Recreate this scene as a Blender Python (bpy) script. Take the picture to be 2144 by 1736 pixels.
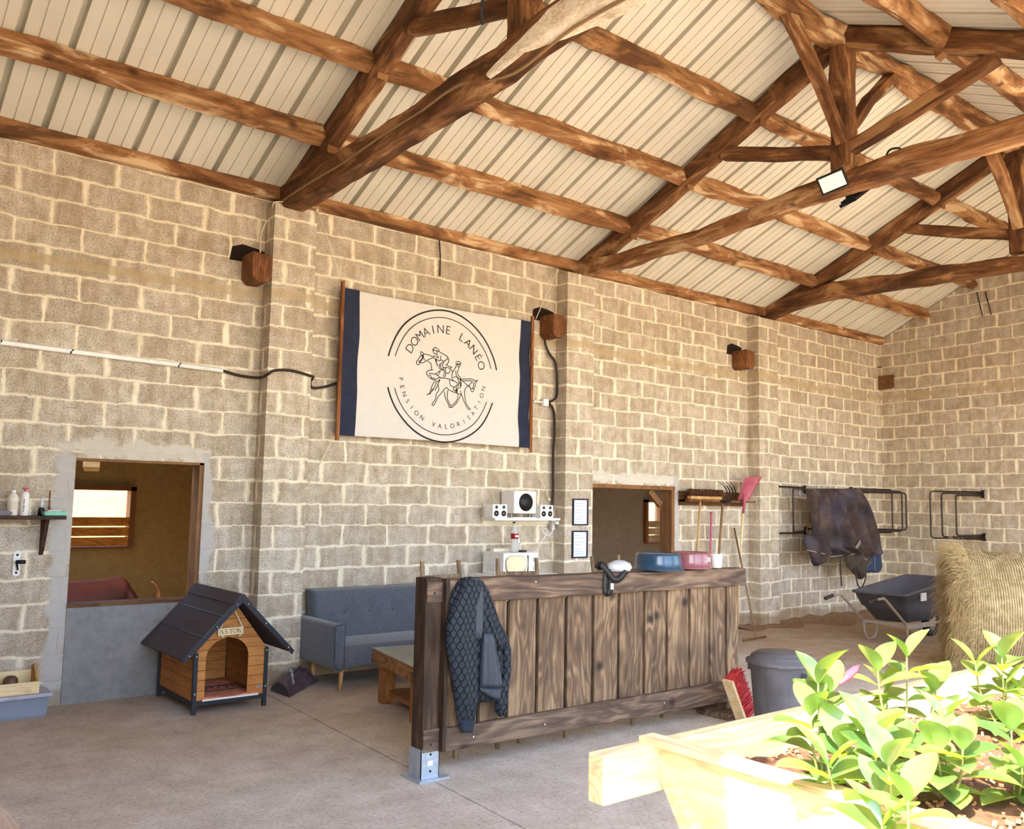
import bpy, bmesh, math, random
from mathutils import Vector, Matrix, Euler, noise
for o in list(bpy.data.objects): bpy.data.objects.remove(o)
C = bpy.context.scene.collection
R = math.radians
rnd = random.Random(7)
# ---------------------------------------------------------------- camera
F_PX, YAW, PIT, ROL = 1874.0, 0.6775, 0.0976, 0.0186
CAM = Vector((0, -8.0764, 1.7044))
_f = Vector((math.sin(YAW)*math.cos(PIT), math.cos(YAW)*math.cos(PIT), math.sin(PIT)))
_r = Vector((math.cos(YAW), -math.sin(YAW), 0)); _u = _r.cross(_f)
_r2 = _r*math.cos(ROL) + _u*math.sin(ROL); _u2 = -_r*math.sin(ROL) + _u*math.cos(ROL)
cam = bpy.data.objects.new('camera', bpy.data.cameras.new('camera')); C.objects.link(cam)
cam.matrix_world = Matrix(((_r2.x, _u2.x, -_f.x, CAM.x), (_r2.y, _u2.y, -_f.y, CAM.y), (_r2.z, _u2.z, -_f.z, CAM.z), (0, 0, 0, 1)))
cam.data.sensor_width = 36; cam.data.lens = F_PX/2144*36; cam.data.clip_start = 0.05
bpy.context.scene.camera = cam
# ---------------------------------------------------------------- sky, sun, exposure
W = bpy.data.worlds.new('world'); bpy.context.scene.world = W; W.use_nodes = True
wn = W.node_tree; bg = wn.nodes['Background']; sky = wn.nodes.new('ShaderNodeTexSky')
sky.sky_type = 'NISHITA'; sky.sun_disc = False; sky.sun_elevation = R(44); sky.sun_rotation = R(250); sky.air_density = 1.0; sky.dust_density = 2.0
wn.links.new(sky.outputs[0], bg.inputs[0]); bg.inputs[1].default_value = 0.55
sun = bpy.data.objects.new('sun', bpy.data.lights.new('sun', 'SUN')); C.objects.link(sun)
sun.data.energy = 12.0; sun.data.angle = R(0.6); sun.data.color = (1.0, 0.93, 0.80)
sun.rotation_euler = Vector((3.0, 1.0, -3.0)).to_track_quat('-Z', 'Y').to_euler()
vs = bpy.context.scene.view_settings
vs.view_transform = 'Standard'; vs.look = 'None'; vs.gamma = 1; vs.use_curve_mapping = False; vs.exposure = 1.6
# ---------------------------------------------------------------- pixel -> point on a real plane
def ray(x, y): return _f + _r2*((x-1072)/F_PX) - _u2*((y-868)/F_PX)
def onY(x, y, Y=0.0): d = ray(x, y); return CAM + d*((Y-CAM.y)/d.y)
def onX(x, y, X): d = ray(x, y); return CAM + d*((X-CAM.x)/d.x)
def onZ(x, y, Z=0.0): d = ray(x, y); return CAM + d*((Z-CAM.z)/d.z)
# ---------------------------------------------------------------- materials
def col(r, g, b):
    f = lambda c: (c/255/12.92 if c/255 <= .04045 else ((c/255+.055)/1.055)**2.4)
    return (f(r), f(g), f(b), 1)
class NT:
    def __init__(s, name):
        s.m = bpy.data.materials.new(name); s.m.use_nodes = True; s.t = s.m.node_tree
        s.b = s.t.nodes['Principled BSDF']; s.out = s.t.nodes['Material Output']
    def n(s, typ, **k):
        x = s.t.nodes.new('ShaderNode'+typ)
        for a, v in k.items(): setattr(x, a, v)
        return x
    def l(s, a, b): s.t.links.new(a, b)
    def set(s, x, i, v):
        if hasattr(v, 'default_value') or hasattr(v, 'is_linked'): s.l(v, x.inputs[i])
        else: x.inputs[i].default_value = v
    def math(s, op, a, b=0.0, c=0.0, clamp=False):
        x = s.n('Math', operation=op); x.use_clamp = clamp
        s.set(x, 0, a); s.set(x, 1, b); s.set(x, 2, c); return x.outputs[0]
    def vmath(s, op, a, b=(0, 0, 0)):
        x = s.n('VectorMath', operation=op); s.set(x, 0, a); s.set(x, 1, b); return x.outputs[0]
    def mix(s, fac, a, b, typ='MIX'):
        x = s.n('MixRGB', blend_type=typ); s.set(x, 0, fac); s.set(x, 1, a); s.set(x, 2, b); return x.outputs[0]
    def ramp(s, fac, stops):
        x = s.n('ValToRGB'); s.l(fac, x.inputs[0]); e = x.color_ramp.elements
        while len(e) < len(stops): e.new(.5)
        for el, (p, c) in zip(e, stops): el.position = p; el.color = c if len(c) == 4 else (*c, 1)
        return x.outputs[0]
    def noise(s, vec, scale, detail=4, rough=.55, dist=0.0):
        x = s.n('TexNoise'); s.set(x, 'Vector', vec); x.inputs['Scale'].default_value = scale
        x.inputs['Detail'].default_value = detail; x.inputs['Roughness'].default_value = rough; x.inputs['Distortion'].default_value = dist
        return x
    def coord(s, kind='Object', scale=(1, 1, 1), loc=(0, 0, 0)):
        t = s.n('TexCoord'); m = s.n('Mapping'); s.l(t.outputs[kind], m.inputs[0])
        m.inputs['Scale'].default_value = scale; m.inputs['Location'].default_value = loc; return m.outputs[0]
    def bump(s, h, strength=.5, dist=.01):
        x = s.n('Bump'); x.inputs['Strength'].default_value = strength; x.inputs['Distance'].default_value = dist
        s.l(h, x.inputs['Height']); s.l(x.outputs[0], s.b.inputs['Normal'])
    def P(s, color=None, rough=None, metal=None, spec=None):
        if color is not None: s.set(s.b, 'Base Color', color)
        if rough is not None: s.set(s.b, 'Roughness', rough)
        if metal is not None: s.set(s.b, 'Metallic', metal)
        if spec is not None: s.set(s.b, 'Specular IOR Level', spec)
_mc = {}
def plain(name, c, rough=.6, metal=0, var=.12, scale=8, bump=0.0, spec=.4):
    if name in _mc: return _mc[name]
    s = NT(name); v = s.coord(); n = s.noise(v, scale, 5)
    dark = tuple(x*(1-var) for x in c[:3])+(1,); lite = tuple(min(1, x*(1+var)) for x in c[:3])+(1,)
    s.P(s.ramp(n.outputs[0], [(.3, dark), (.7, lite)]), rough, metal, spec)
    if bump: s.bump(s.noise(v, scale*12, 4).outputs[0], bump, .004)
    _mc[name] = s.m; return s.m
def glass(name, tint=(1, 1, 1, 1), rough=.03):
    if name in _mc: return _mc[name]
    s = NT(name); s.P(tint, rough); s.b.inputs['Transmission Weight'].default_value = 1; s.b.inputs['IOR'].default_value = 1.3
    _mc[name] = s.m; return s.m
def wood(name, cols, axis='UV', rough=.75, scale=1.0, stretch=9, knots=.5, bump=.35, figure=.5, patch=None):
    """cols: dark, mid, light. Grain runs along `axis` (x/y/z of the object, or u of the UV map)."""
    if name in _mc: return _mc[name]
    s = NT(name); a = scale
    sc = {'UV': (a, a*stretch, a*stretch), 'x': (a, a*stretch, a*stretch), 'y': (a*stretch, a, a*stretch), 'z': (a*stretch, a*stretch, a)}[axis]
    base = s.coord('UV' if axis == 'UV' else 'Object'); v = s.coord('UV' if axis == 'UV' else 'Object', sc)
    ob = s.n('ObjectInfo'); off = s.math('MULTIPLY', ob.outputs['Random'], 37.0)
    v = s.vmath('ADD', v, s.n('CombineXYZ').outputs[0]) if False else v
    ad = s.n('CombineXYZ'); s.l(off, ad.inputs[0]); s.l(off, ad.inputs[1]); s.l(off, ad.inputs[2])
    v = s.vmath('ADD', v, ad.outputs[0]); base = s.vmath('ADD', base, ad.outputs[0])
    big = s.noise(base, 1.6*scale, 3, .5, .6); g1 = s.noise(v, 1.1, 6, .6, 1.2)
    vr = s.coord('UV' if axis == 'UV' else 'Object', {'UV': (a*.9, a*5, a*5), 'x': (a*.9, a*5, a*5), 'y': (a*5, a*.9, a*5), 'z': (a*5, a*5, a*.9)}[axis]); vr = s.vmath('ADD', vr, ad.outputs[0])
    ring = s.math('SINE', s.math('MULTIPLY', s.noise(vr, .9, 2.5, .5, .4).outputs[0], 62.0)); ring = s.math('MULTIPLY_ADD', ring, .5, .5)
    fine = s.noise(v, 5.5, 3, .7).outputs[0]
    g = s.mix(figure*.55, g1.outputs[0], ring); g = s.mix(.25, g, fine); g = s.mix(.35, g, big.outputs[0])
    c = s.ramp(g, [(.3, cols[0]), (.5, cols[1]), (.7, cols[2])])
    if patch:
        pv = s.coord('UV', (.9, 2.6, 2.6)); pv = s.vmath('ADD', pv, ad.outputs[0]); pn = s.noise(pv, 1.5, 6, .6, .8).outputs[0]
        c = s.mix(s.ramp(pn, [(.38, grey(.75)), (.49, grey(0))]), c, tuple(q*.55 for q in cols[0][:3])+(1,)); c = s.mix(s.ramp(pn, [(.54, grey(0)), (.62, grey(.75))]), c, patch)
    if knots:
        k = s.n('TexVoronoi'); s.l(base, k.inputs['Vector']); k.inputs['Scale'].default_value = 2.3*scale
        km = s.ramp(k.outputs['Distance'], [(.05, (1, 1, 1)), (.16, (0, 0, 0))]); c = s.mix(s.math('MULTIPLY', km, knots), c, tuple(x*.35 for x in cols[0][:3])+(1,))
    s.P(c, rough, 0, .3); s.bump(g, bump, .005); _mc[name] = s.m; return s.m
def grey(v): return (v, v, v, 1)
def blockwall(name, axis, boxes=(), w=.512, h=.2085, ox=0.0):
    """Concrete block masonry; `axis` is the horizontal object axis; boxes = (a0,a1,z0,z1) patches of trowelled cement."""
    s = NT(name); t = s.n('TexCoord'); sp = s.n('SeparateXYZ'); s.l(t.outputs['Object'], sp.inputs[0])
    A = sp.outputs['X' if axis == 'x' else 'Y']; Z = sp.outputs['Z']
    SX = .5; cb = s.n('CombineXYZ'); s.l(s.math('ADD', s.math('ADD', A, ox), sp.outputs['Y' if axis == 'x' else 'X']), cb.inputs[0]); s.l(s.math('ADD', Z, 20*h-4.58+.01), cb.inputs[1]); P = cb.outputs[0]
    nd = s.noise(P, 3.1, 5, .65); d = s.vmath('SUBTRACT', nd.outputs['Color'], (.5, .5, .5)); ds = s.n('VectorMath', operation='SCALE'); s.l(d, ds.inputs[0]); ds.inputs['Scale'].default_value = .075
    D = s.vmath('ADD', P, ds.outputs[0])
    nd2 = s.noise(P, 26, 4, .7); d2 = s.vmath('SUBTRACT', nd2.outputs['Color'], (.5, .5, .5)); ds2 = s.n('VectorMath', operation='SCALE'); s.l(d2, ds2.inputs[0]); ds2.inputs['Scale'].default_value = .022
    D = s.vmath('ADD', D, ds2.outputs[0])
    sq = s.vmath('MULTIPLY', D, (SX, 1, 1))
    def brick(ms, sm):
        b = s.n('TexBrick'); b.offset = .5; b.squash = 1; s.l(sq, b.inputs['Vector']); b.inputs['Scale'].default_value = 1
        b.inputs['Color1'].default_value = grey(0.05); b.inputs['Color2'].default_value = grey(.95); b.inputs['Mortar'].default_value = grey(.5)
        b.inputs['Mortar Size'].default_value = ms; b.inputs['Mortar Smooth'].default_value = sm; b.inputs['Bias'].default_value = 0
        b.inputs['Brick Width'].default_value = w*SX; b.inputs['Row Height'].default_value = h; return b
    b1 = brick(.0075, .2); b2 = brick(.02, .55)
    smear = s.ramp(s.noise(P, 2.4, 4, .6).outputs[0], [(.42, grey(0)), (.62, grey(1))])
    mm = s.math('MAXIMUM', b1.outputs['Fac'], s.math('MULTIPLY', b2.outputs['Fac'], smear))
    stain = s.noise(P, 1.3, 5, .6).outputs[0]; streak = s.noise(s.vmath('MULTIPLY', P, (5.5, 1.1, 1)), 1.6, 5, .65).outputs[0]; grain = s.noise(P, 75, 5, .75).outputs[0]; mid = s.noise(P, 9, 6, .65).outputs[0]
    blk = s.mix(b1.outputs['Color'], col(190, 178, 160), col(226, 216, 200))
    blk = s.mix(s.ramp(stain, [(.35, grey(0)), (.7, grey(.7))]), blk, col(212, 198, 176))
    blk = s.mix(s.ramp(mid, [(.3, grey(.6)), (.62, grey(0))]), blk, col(150, 132, 110))
    blk = s.mix(s.ramp(grain, [(.36, grey(.75)), (.5, grey(0))]), blk, col(92, 78, 64))
    blk = s.mix(s.ramp(grain, [(.55, grey(0)), (.72, grey(.5))]), blk, col(240, 230, 212))
    blk = s.mix(s.ramp(streak, [(.40, grey(.42)), (.56, grey(0))]), blk, col(150, 126, 96))
    mor = s.mix(s.ramp(mid, [(.3, grey(0)), (.7, grey(1))]), col(226, 212, 184), col(250, 240, 218))
    c = s.mix(mm, blk, mor)
    crack = s.math('MULTIPLY', s.ramp(b1.outputs['Fac'], [(.02, grey(0)), (.25, grey(1)), (.55, grey(0))]), s.ramp(s.noise(P, 5, 4, .6).outputs[0], [(.48, grey(0)), (.6, grey(.8))]))
    c = s.mix(crack, c, col(70, 52, 36))
    # concrete tie course
    e = s.math('SUBTRACT', s.math('ABSOLUTE', s.math('SUBTRACT', s.math('ADD', Z, s.math('MULTIPLY', s.math('SUBTRACT', nd.outputs[0], .5), .06)), 3.63)), .035)
    band = s.ramp(e, [(0, grey(1)), (.012, grey(0))]); c = s.mix(s.math('MULTIPLY', band, .75), c, s.mix(mid, col(158, 138, 108), col(206, 186, 150)))
    relief = s.math('SUBTRACT', s.math('MULTIPLY', grain, .35), s.math('MULTIPLY', mm, .5))
    for (a0, a1, z0, z1, cc) in boxes:
        wob = s.math('MULTIPLY', s.math('SUBTRACT', nd.outputs[0], .5), .35)
        q1 = s.math('SUBTRACT', s.math('ABSOLUTE', s.math('SUBTRACT', A, (a0+a1)/2)), (a1-a0)/2)
        q2 = s.math('SUBTRACT', s.math('ABSOLUTE', s.math('SUBTRACT', Z, (z0+z1)/2)), (z1-z0)/2)
        q = s.math('ADD', s.math('MAXIMUM', q1, q2), wob); k = s.ramp(q, [(0, grey(1)), (.03, grey(0))])
        c = s.mix(k, c, s.mix(mid, tuple(x*.72 for x in cc[:3])+(1,), cc))
    dirt = s.ramp(s.math('ADD', Z, s.math('MULTIPLY', stain, -.25)), [(-.0, grey(.55)), (.05, grey(0))]); c = s.mix(dirt, c, col(140, 112, 82))
    s.P(c, .92, 0, .15); s.bump(relief, .8, .014); return s.m
def cement(name, c, scale=3, rough=.8, swirl=0.0, bump=.3):
    s = NT(name); v = s.coord(); a = s.noise(v, scale, 6, .6, swirl); b = s.noise(v, scale*9, 4, .6, swirl*2)
    k = s.mix(a.outputs[0], tuple(x*.62 for x in c[:3])+(1,), tuple(min(1, x*1.3) for x in c[:3])+(1,))
    k = s.mix(s.ramp(b.outputs[0], [(.3, grey(.45)), (.6, grey(0))]), k, tuple(x*.5 for x in c[:3])+(1,))
    s.P(k, rough, 0, .3); s.bump(b.outputs[0], bump, .02); return s.m
BEAM = wood('hewn_oak', (col(92, 56, 32), col(138, 92, 56), col(184, 140, 98)), scale=1.3, stretch=12, knots=.8, bump=.6, figure=.2, patch=col(196, 160, 118))
BEAM_DK = wood('aged_oak', (col(70, 42, 24), col(112, 72, 42), col(162, 116, 76)), scale=1.3, stretch=12, knots=.5, bump=.6, figure=.2, patch=col(178, 134, 90))
BEAM_LT = wood('pale_flaked_wood', (col(176, 150, 118), col(226, 212, 190), col(248, 242, 230)), 'y', scale=5, stretch=2.5, knots=.3, bump=.8)
CNT = (col(50, 38, 32), col(92, 73, 60), col(142, 118, 96))
CNTX = wood('stained_pine_lengthwise', CNT, 'x', scale=1.2, stretch=12, knots=.9, bump=.5, figure=.5)
CNTZ = wood('stained_pine_upright', (col(50, 38, 30), col(104, 82, 62), col(166, 138, 104)), 'z', scale=1.3, stretch=13, knots=.9, bump=.5, figure=.45)
CNTD = wood('stained_pine_dark', (col(34, 24, 18), col(62, 46, 34), col(92, 72, 54)), 'z', scale=1.2, stretch=10)
PINE = wood('pale_pine', (col(206, 170, 118), col(232, 206, 158), col(246, 228, 188)), 'x', scale=1.6, stretch=8, knots=.5, bump=.1)
BROWNW = wood('brown_board', (col(70, 46, 28), col(104, 70, 42), col(136, 98, 62)), 'x', scale=1.4, stretch=8)
KENX = wood('honey_boards', (col(150, 92, 46), col(190, 128, 68), col(210, 152, 90)), 'x', scale=2.0, stretch=9, bump=.1, figure=.15)
KENY = wood('honey_side_boards', (col(140, 84, 42), col(180, 118, 62), col(200, 140, 80)), 'y', scale=2.0, stretch=9, bump=.1, figure=.15)
TABW = wood('rough_table_wood', (col(110, 66, 34), col(158, 106, 60), col(190, 140, 88)), 'z', scale=1.6, stretch=7, knots=.9)
STICK = wood('tool_handle_wood', (col(150, 106, 56), col(188, 146, 88), col(214, 178, 122)), 'z', scale=2, stretch=6, knots=0)
STICKD = wood('dark_handle_wood', (col(100, 76, 50), col(138, 108, 74), col(160, 130, 92)), 'z', scale=2, stretch=6, knots=0)
BLACKM = plain('black_metal', col(20, 20, 22), .45, .3)
RACKM = plain('brown_black_tube', col(52, 42, 40), .4, .5)
WHITE = plain('white_plastic', col(236, 234, 230), .45, var=.04)
GREYW = plain('grey_white_side', col(196, 190, 190), .5, var=.04)
BLACKP = plain('black_plastic', col(20, 20, 22), .5)
GALV = plain('galvanised_steel', col(176, 186, 200), .4, .6, var=.15, scale=20)
SCREW = plain('bright_screw', col(220, 220, 224), .3, .7)
NAVY = plain('navy_cloth', col(36, 42, 64), .9, var=.2, bump=.3)
CANVAS = plain('white_canvas', col(214, 209, 204), .85, var=.03)
INK = plain('black_ink', col(28, 22, 26), .8)
ROPE = plain('white_cord', col(226, 216, 192), .9)
CABLE = plain('black_cable', col(42, 28, 22), .6)
# ---------------------------------------------------------------- mesh builder
ORG = {}
class MB:
    def __init__(s): s.v = []; s.f = []; s.uv = []; s.sm = []
    def add(s, vs, fs, uvs=None, smooth=False):
        o = len(s.v); s.v += [Vector(p) for p in vs]
        for i, f in enumerate(fs):
            s.f.append([o+k for k in f]); s.uv.append(uvs[i] if uvs else None); s.sm.append(smooth)
        return s
    def box(s, lo, hi, M=None):
        x0, y0, z0 = lo; x1, y1, z1 = hi
        vs = [Vector(p) for p in ((x0,y0,z0),(x1,y0,z0),(x1,y1,z0),(x0,y1,z0),(x0,y0,z1),(x1,y0,z1),(x1,y1,z1),(x0,y1,z1))]
        if M: vs = [M @ p for p in vs]
        return s.add(vs, [(0,3,2,1),(4,5,6,7),(0,1,5,4),(1,2,6,5),(2,3,7,6),(3,0,4,7)])
    def cbox(s, c, d, rot=(0, 0, 0)):
        M = Matrix.Translation(c) @ Euler([R(a) for a in rot]).to_matrix().to_4x4()
        return s.box([-x/2 for x in d], [x/2 for x in d], M)
    def tube(s, pts, r, n=8, r2=None, caps=True):
        pts = [Vector(p) for p in pts]; N = len(pts); rr = r if isinstance(r, (list, tuple)) else [r+(((r2 if r2 is not None else r)-r)*i/max(1, N-1)) for i in range(N)]
        T = [(pts[min(i+1, N-1)]-pts[max(i-1, 0)]).normalized() for i in range(N)]
        up = Vector((0, 0, 1)) if abs(T[0].z) < .9 else Vector((1, 0, 0)); A = T[0].cross(up).normalized(); vs = []; L = 0
        fs = []; uvs = []; Ls = []
        for i in range(N):
            if i: L += (pts[i]-pts[i-1]).length
            Ls.append(L); A = (A-T[i]*A.dot(T[i])).normalized(); B = T[i].cross(A)
            for k in range(n):
                a = 2*math.pi*k/n; vs.append(pts[i]+(A*math.cos(a)+B*math.sin(a))*rr[i])
        for i in range(N-1):
            for k in range(n):
                k2 = (k+1) % n; fs.append((i*n+k, i*n+k2, (i+1)*n+k2, (i+1)*n+k))
                c = 2*math.pi*rr[i]/n; uvs.append([(Ls[i], k*c), (Ls[i], (k+1)*c), (Ls[i+1], (k+1)*c), (Ls[i+1], k*c)])
        if caps:
            fs.append(tuple(range(n))[::-1]); uvs.append([(0, 0)]*n); fs.append(tuple((N-1)*n+k for k in range(n))); uvs.append([(0, 0)]*n)
        return s.add(vs, fs, uvs, True)
    def cyl(s, a, b, r, n=16, r2=None): return s.tube([a, b], r, n, r2)
    def lathe(s, prof, c=(0, 0, 0), n=32, M=None):
        c = Vector(c); vs = []; fs = []
        for (r, z) in prof:
            for k in range(n): a = 2*math.pi*k/n; p = Vector((r*math.cos(a), r*math.sin(a), z)); vs.append((M @ p if M else p)+c)
        for i in range(len(prof)-1):
            for k in range(n): k2 = (k+1) % n; fs.append((i*n+k, i*n+k2, (i+1)*n+k2, (i+1)*n+k))
        if prof[0][0] > 1e-5: fs.append(tuple(range(n))[::-1])
        if prof[-1][0] > 1e-5: fs.append(tuple((len(prof)-1)*n+k for k in range(n)))
        return s.add(vs, fs, None, True)
    def prism(s, poly, mp, t0, t1, smooth=False):
        """poly of 2-D points, mp(a, b, t) -> world point; extruded from t0 to t1."""
        n = len(poly); vs = [mp(a, b, t0) for a, b in poly]+[mp(a, b, t1) for a, b in poly]
        fs = [tuple(range(n)), tuple(range(2*n-1, n-1, -1))]+[(i, i+n, (i+1) % n+n, (i+1) % n) for i in range(n)]
        return s.add(vs, fs, None, smooth)
    def grid(s, fn, nu, nv, thick=None, smooth=True):
        """surface fn(u,v); thick = fn2(u,v) gives the closing back surface."""
        vs = [fn(i/nu, j/nv) for j in range(nv+1) for i in range(nu+1)]; K = nu+1
        fs = [(j*K+i, j*K+i+1, (j+1)*K+i+1, (j+1)*K+i) for j in range(nv) for i in range(nu)]
        if thick:
            o = len(vs); vs += [thick(i/nu, j/nv) for j in range(nv+1) for i in range(nu+1)]
            fs += [tuple(o+k for k in f)[::-1] for f in fs[:]]
            for i in range(nu):
                fs.append((i, o+i, o+i+1, i+1)); a = nv*K+i; fs.append((a, a+1, o+a+1, o+a))
            for j in range(nv):
                a = j*K; fs.append((a, a+K, o+a+K, o+a)); a = j*K+nu; fs.append((a, o+a, o+a+K, a+K))
        return s.add(vs, fs, None, smooth)
    def build(s, name, mat, parent=None, bevel=0, sub=0, mats=None):
        me = bpy.data.meshes.new(name); org = ORG.get(parent.name, Vector()) if parent else Vector()
        me.from_pydata([p-org for p in s.v], [], s.f); me.materials.append(mat)
        for m in (mats or []): me.materials.append(m)
        if any(s.uv):
            ul = me.uv_layers.new(name='UVMap'); i = 0
            for pi, p in enumerate(me.polygons):
                q = s.uv[pi]
                for k in range(p.loop_total):
                    if q: ul.data[p.loop_start+k].uv = q[k]
        me.polygons.foreach_set('use_smooth', s.sm); me.update()
        o = bpy.data.objects.new(name, me); C.objects.link(o)
        if parent: o.parent = parent; ORG[o.name] = org
        if bevel:
            b = o.modifiers.new('bevel', 'BEVEL'); b.width = bevel; b.segments = 2 if bevel < .02 else 4; b.limit_method = 'ANGLE'; b.angle_limit = R(40)
            if bevel > .015: me.polygons.foreach_set('use_smooth', [True]*len(me.polygons))
        if sub: b = o.modifiers.new('sub', 'SUBSURF'); b.levels = b.render_levels = sub
        return o
def fix(o):
    bm = bmesh.new(); bm.from_mesh(o.data); bmesh.ops.recalc_face_normals(bm, faces=bm.faces); bm.to_mesh(o.data); bm.free(); return o
def tag(o, label, cat, group=None):
    o['label'] = label; o['category'] = cat
    if group: o['group'] = group
    return o
def thing(name, label, cat, loc=(0, 0, 0), group=None):
    o = bpy.data.objects.new(name, None); C.objects.link(o); o.location = loc; o.empty_display_size = .1
    ORG[o.name] = Vector(loc); return tag(o, label, cat, group)
def struct(o): o['kind'] = 'structure'; return o
def lab(o, l): o['label'] = l; return o
def hewn(name, pts, w, h, mat, parent, seed=1, rough=.012, wmax=None, up=(0, 0, 1)):
    """A hand-hewn timber along pts with soft, wavering edges."""
    pts = [Vector(p) for p in pts]; res = [pts[0]]
    hs = h if isinstance(h, (list, tuple)) else [h]*len(pts); hh = [hs[0]]
    for i in range(len(pts)-1):
        n = max(1, int((pts[i+1]-pts[i]).length/.16))
        for k in range(1, n+1): t = k/n; res.append(pts[i].lerp(pts[i+1], t)); hh.append(hs[i]+(hs[i+1]-hs[i])*t)
    N = len(res); vs = []; fs = []; uvs = []; L = 0; Ls = []; up = Vector(up)
    prof = [(-1, -.72), (-.78, -1), (.78, -1), (1, -.72), (1, 0), (1, .72), (.78, 1), (-.78, 1), (-1, .72), (-1, 0)]; n = len(prof)
    for i, p in enumerate(res):
        if i: L += (p-res[i-1]).length
        Ls.append(L); T = (res[min(i+1, N-1)]-res[max(i-1, 0)]).normalized(); A = T.cross(up).normalized(); B = A.cross(T)
        for k, (a, b) in enumerate(prof):
            q = Vector((L*2.1+seed*13.7, k*1.9+seed, seed*3.1)); j = noise.noise(q)*rough*1.5+noise.noise(q*3.3)*rough*.7
            vs.append(p+A*(a*(w/2+j))+B*(b*(hh[i]/2+j)))
    pm = [0]
    for k in range(n): a, b = prof[k]; c, d = prof[(k+1) % n]; pm.append(pm[-1]+math.hypot((c-a)*w/2, (d-b)*hh[0]/2))
    for i in range(N-1):
        for k in range(n):
            k2 = (k+1) % n; fs.append((i*n+k, i*n+k2, (i+1)*n+k2, (i+1)*n+k)); uvs.append([(Ls[i], pm[k]), (Ls[i], pm[k+1]), (Ls[i+1], pm[k+1]), (Ls[i+1], pm[k])])
    fs.append(tuple(range(n))[::-1]); uvs.append([(a*w/2, b*w/2) for a, b in prof][::-1]); fs.append(tuple((N-1)*n+k for k in range(n))); uvs.append([(a*w/2, b*w/2) for a, b in prof])
    m = MB(); m.add(vs, fs, uvs, False); o = m.build(name, mat, parent); return fix(o)
def smooth_path(pts, k=6):
    pts = [Vector(p) for p in pts]; out = []
    for i in range(len(pts)-1):
        p0 = pts[max(i-1, 0)]; p1 = pts[i]; p2 = pts[i+1]; p3 = pts[min(i+2, len(pts)-1)]
        for j in range(k):
            t = j/k; out.append(.5*((2*p1)+(p2-p0)*t+(2*p0-5*p1+4*p2-p3)*t*t+(3*p1-p0-3*p2+p3)*t**3))
    return out+[pts[-1]]
def cloth(m, rows, Y, thick, folds=0.0, nf=3, seed=0, nu=22, back=.004, sharp=.5, tone=0):
    """A hanging piece of cloth traced row by row (px, left, right) on the plane y=Y, given thickness and folds."""
    pr = [(onY(a, y, Y), onY(b, y, Y)) for (y, a, b) in rows]; sub = []
    for i in range(len(pr)-1):
        for k in range(4): t = k/4; sub.append((pr[i][0].lerp(pr[i+1][0], t), pr[i][1].lerp(pr[i+1][1], t)))
    sub.append(pr[-1]); N = len(sub)-1
    def P(u, v):
        a, b = sub[min(N, int(round(v*N)))]; return a.lerp(b, u)
    def prof(u, v): return (max(0, 1-abs(2*u-1)**2.6))**sharp*min(1, .35+v*4)*min(1, .25+(1-v)*5)
    def front(u, v):
        p = P(u, v); d = thick*prof(u, v)
        d += folds*prof(u, v)*(math.sin(u*nf*6.28+seed+v*1.5+noise.noise(Vector((u*3, v*2, seed)))*2)*(.35+.65*v)+.6*noise.noise(Vector((u*5+seed, v*4, 2))))
        return p+Vector((0, -max(d, .0035), 0))
    return m.grid(front, nu, N, lambda u, v: P(u, v)+Vector((0, back*0, 0)))
# ================================================================ the building
SL, Z0, YR = 0.445, 4.655, -3.66           # roof pitch, underside height at the wall, ridge line
XW = lambda y: 14.754+.12*y                # face of the gable wall
def roofz(y): return Z0+SL*(-y if y > YR else y-2*YR)
WG = col(204, 198, 192)
WALLM = blockwall('block_masonry_long', 'x', [(1.72, 1.86, -.1, 2.16, WG), (1.7, 3.0, 2.03, 2.14, col(222, 212, 196)), (2.93, 2.99, -.1, 2.1, WG),
        (7.78, 9.4, 1.98, 2.08, col(226, 220, 206)), (9.34, 9.42, .6, 2.1, WG)])
WALLR = blockwall('block_masonry_gable', 'y', ox=.13)
def wall_rects(m, rects, y0, y1):
    for x0, x1, z0, z1 in rects: m.box((x0, y0, z0), (x1, y1, z1))
m = MB(); D1 = (1.854, 2.93, 0, 2.005); W2 = (7.79, 9.33, .80, 1.94)
wall_rects(m, [(-2.6, D1[0], -.1, 4.58), (D1[0], D1[1], D1[3], 4.58), (D1[1], W2[0], -.1, 4.58), (W2[0], W2[1], -.1, W2[2]), (W2[0], W2[1], W2[3], 4.58), (W2[1], 15.1, -.1, 4.58)], 0, .2)
PIERS = [(3.405, 3.845), (7.165, 7.616), (10.976, 11.437)]
for a, b in PIERS: m.box((a, -.2, -.1), (b, 0.001, 4.5))
struct(m.build('wall_back', WALLM))
m = MB()                                    # gable wall, running slightly out of square
prof = [(.2, -.1), (-7.4, -.1), (-7.4, roofz(-7.3)-.02), (YR, roofz(YR)-.01), (.2, roofz(.2)-.02)]
m.prism(prof, lambda a, b, t: (XW(a)+t, a, b), 0, .22); struct(fix(m.build('wall_right', WALLR)))
m = MB(); m.box((-2.8, -7.4, -.1), (-2.6, .2, 4.5)); m.prism([(.2, 4.4), (-7.4, 4.4), (YR, roofz(YR)-.02)], lambda a, b, t: (-2.8+t, a, b), 0, .2); struct(fix(m.build('wall_left', BEAM_DK)))  # unseen; dark boards chosen to keep bounce light off the pier sides
m = MB(); m.box((-2.6, -7.4, -.1), (-.12, -7.2, 4.5))  # unseen; edge placed so its shadow crosses the planter corner
for a, b in PIERS: m.box((a, -7.4, -.1), (b, -7.0, 4.5))
m.box((14.0, -7.4, -.1), (15, -7.2, 4.6)); struct(m.build('wall_front', BEAM_DK))  # dark finish chosen to cut light bounced inside
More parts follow.
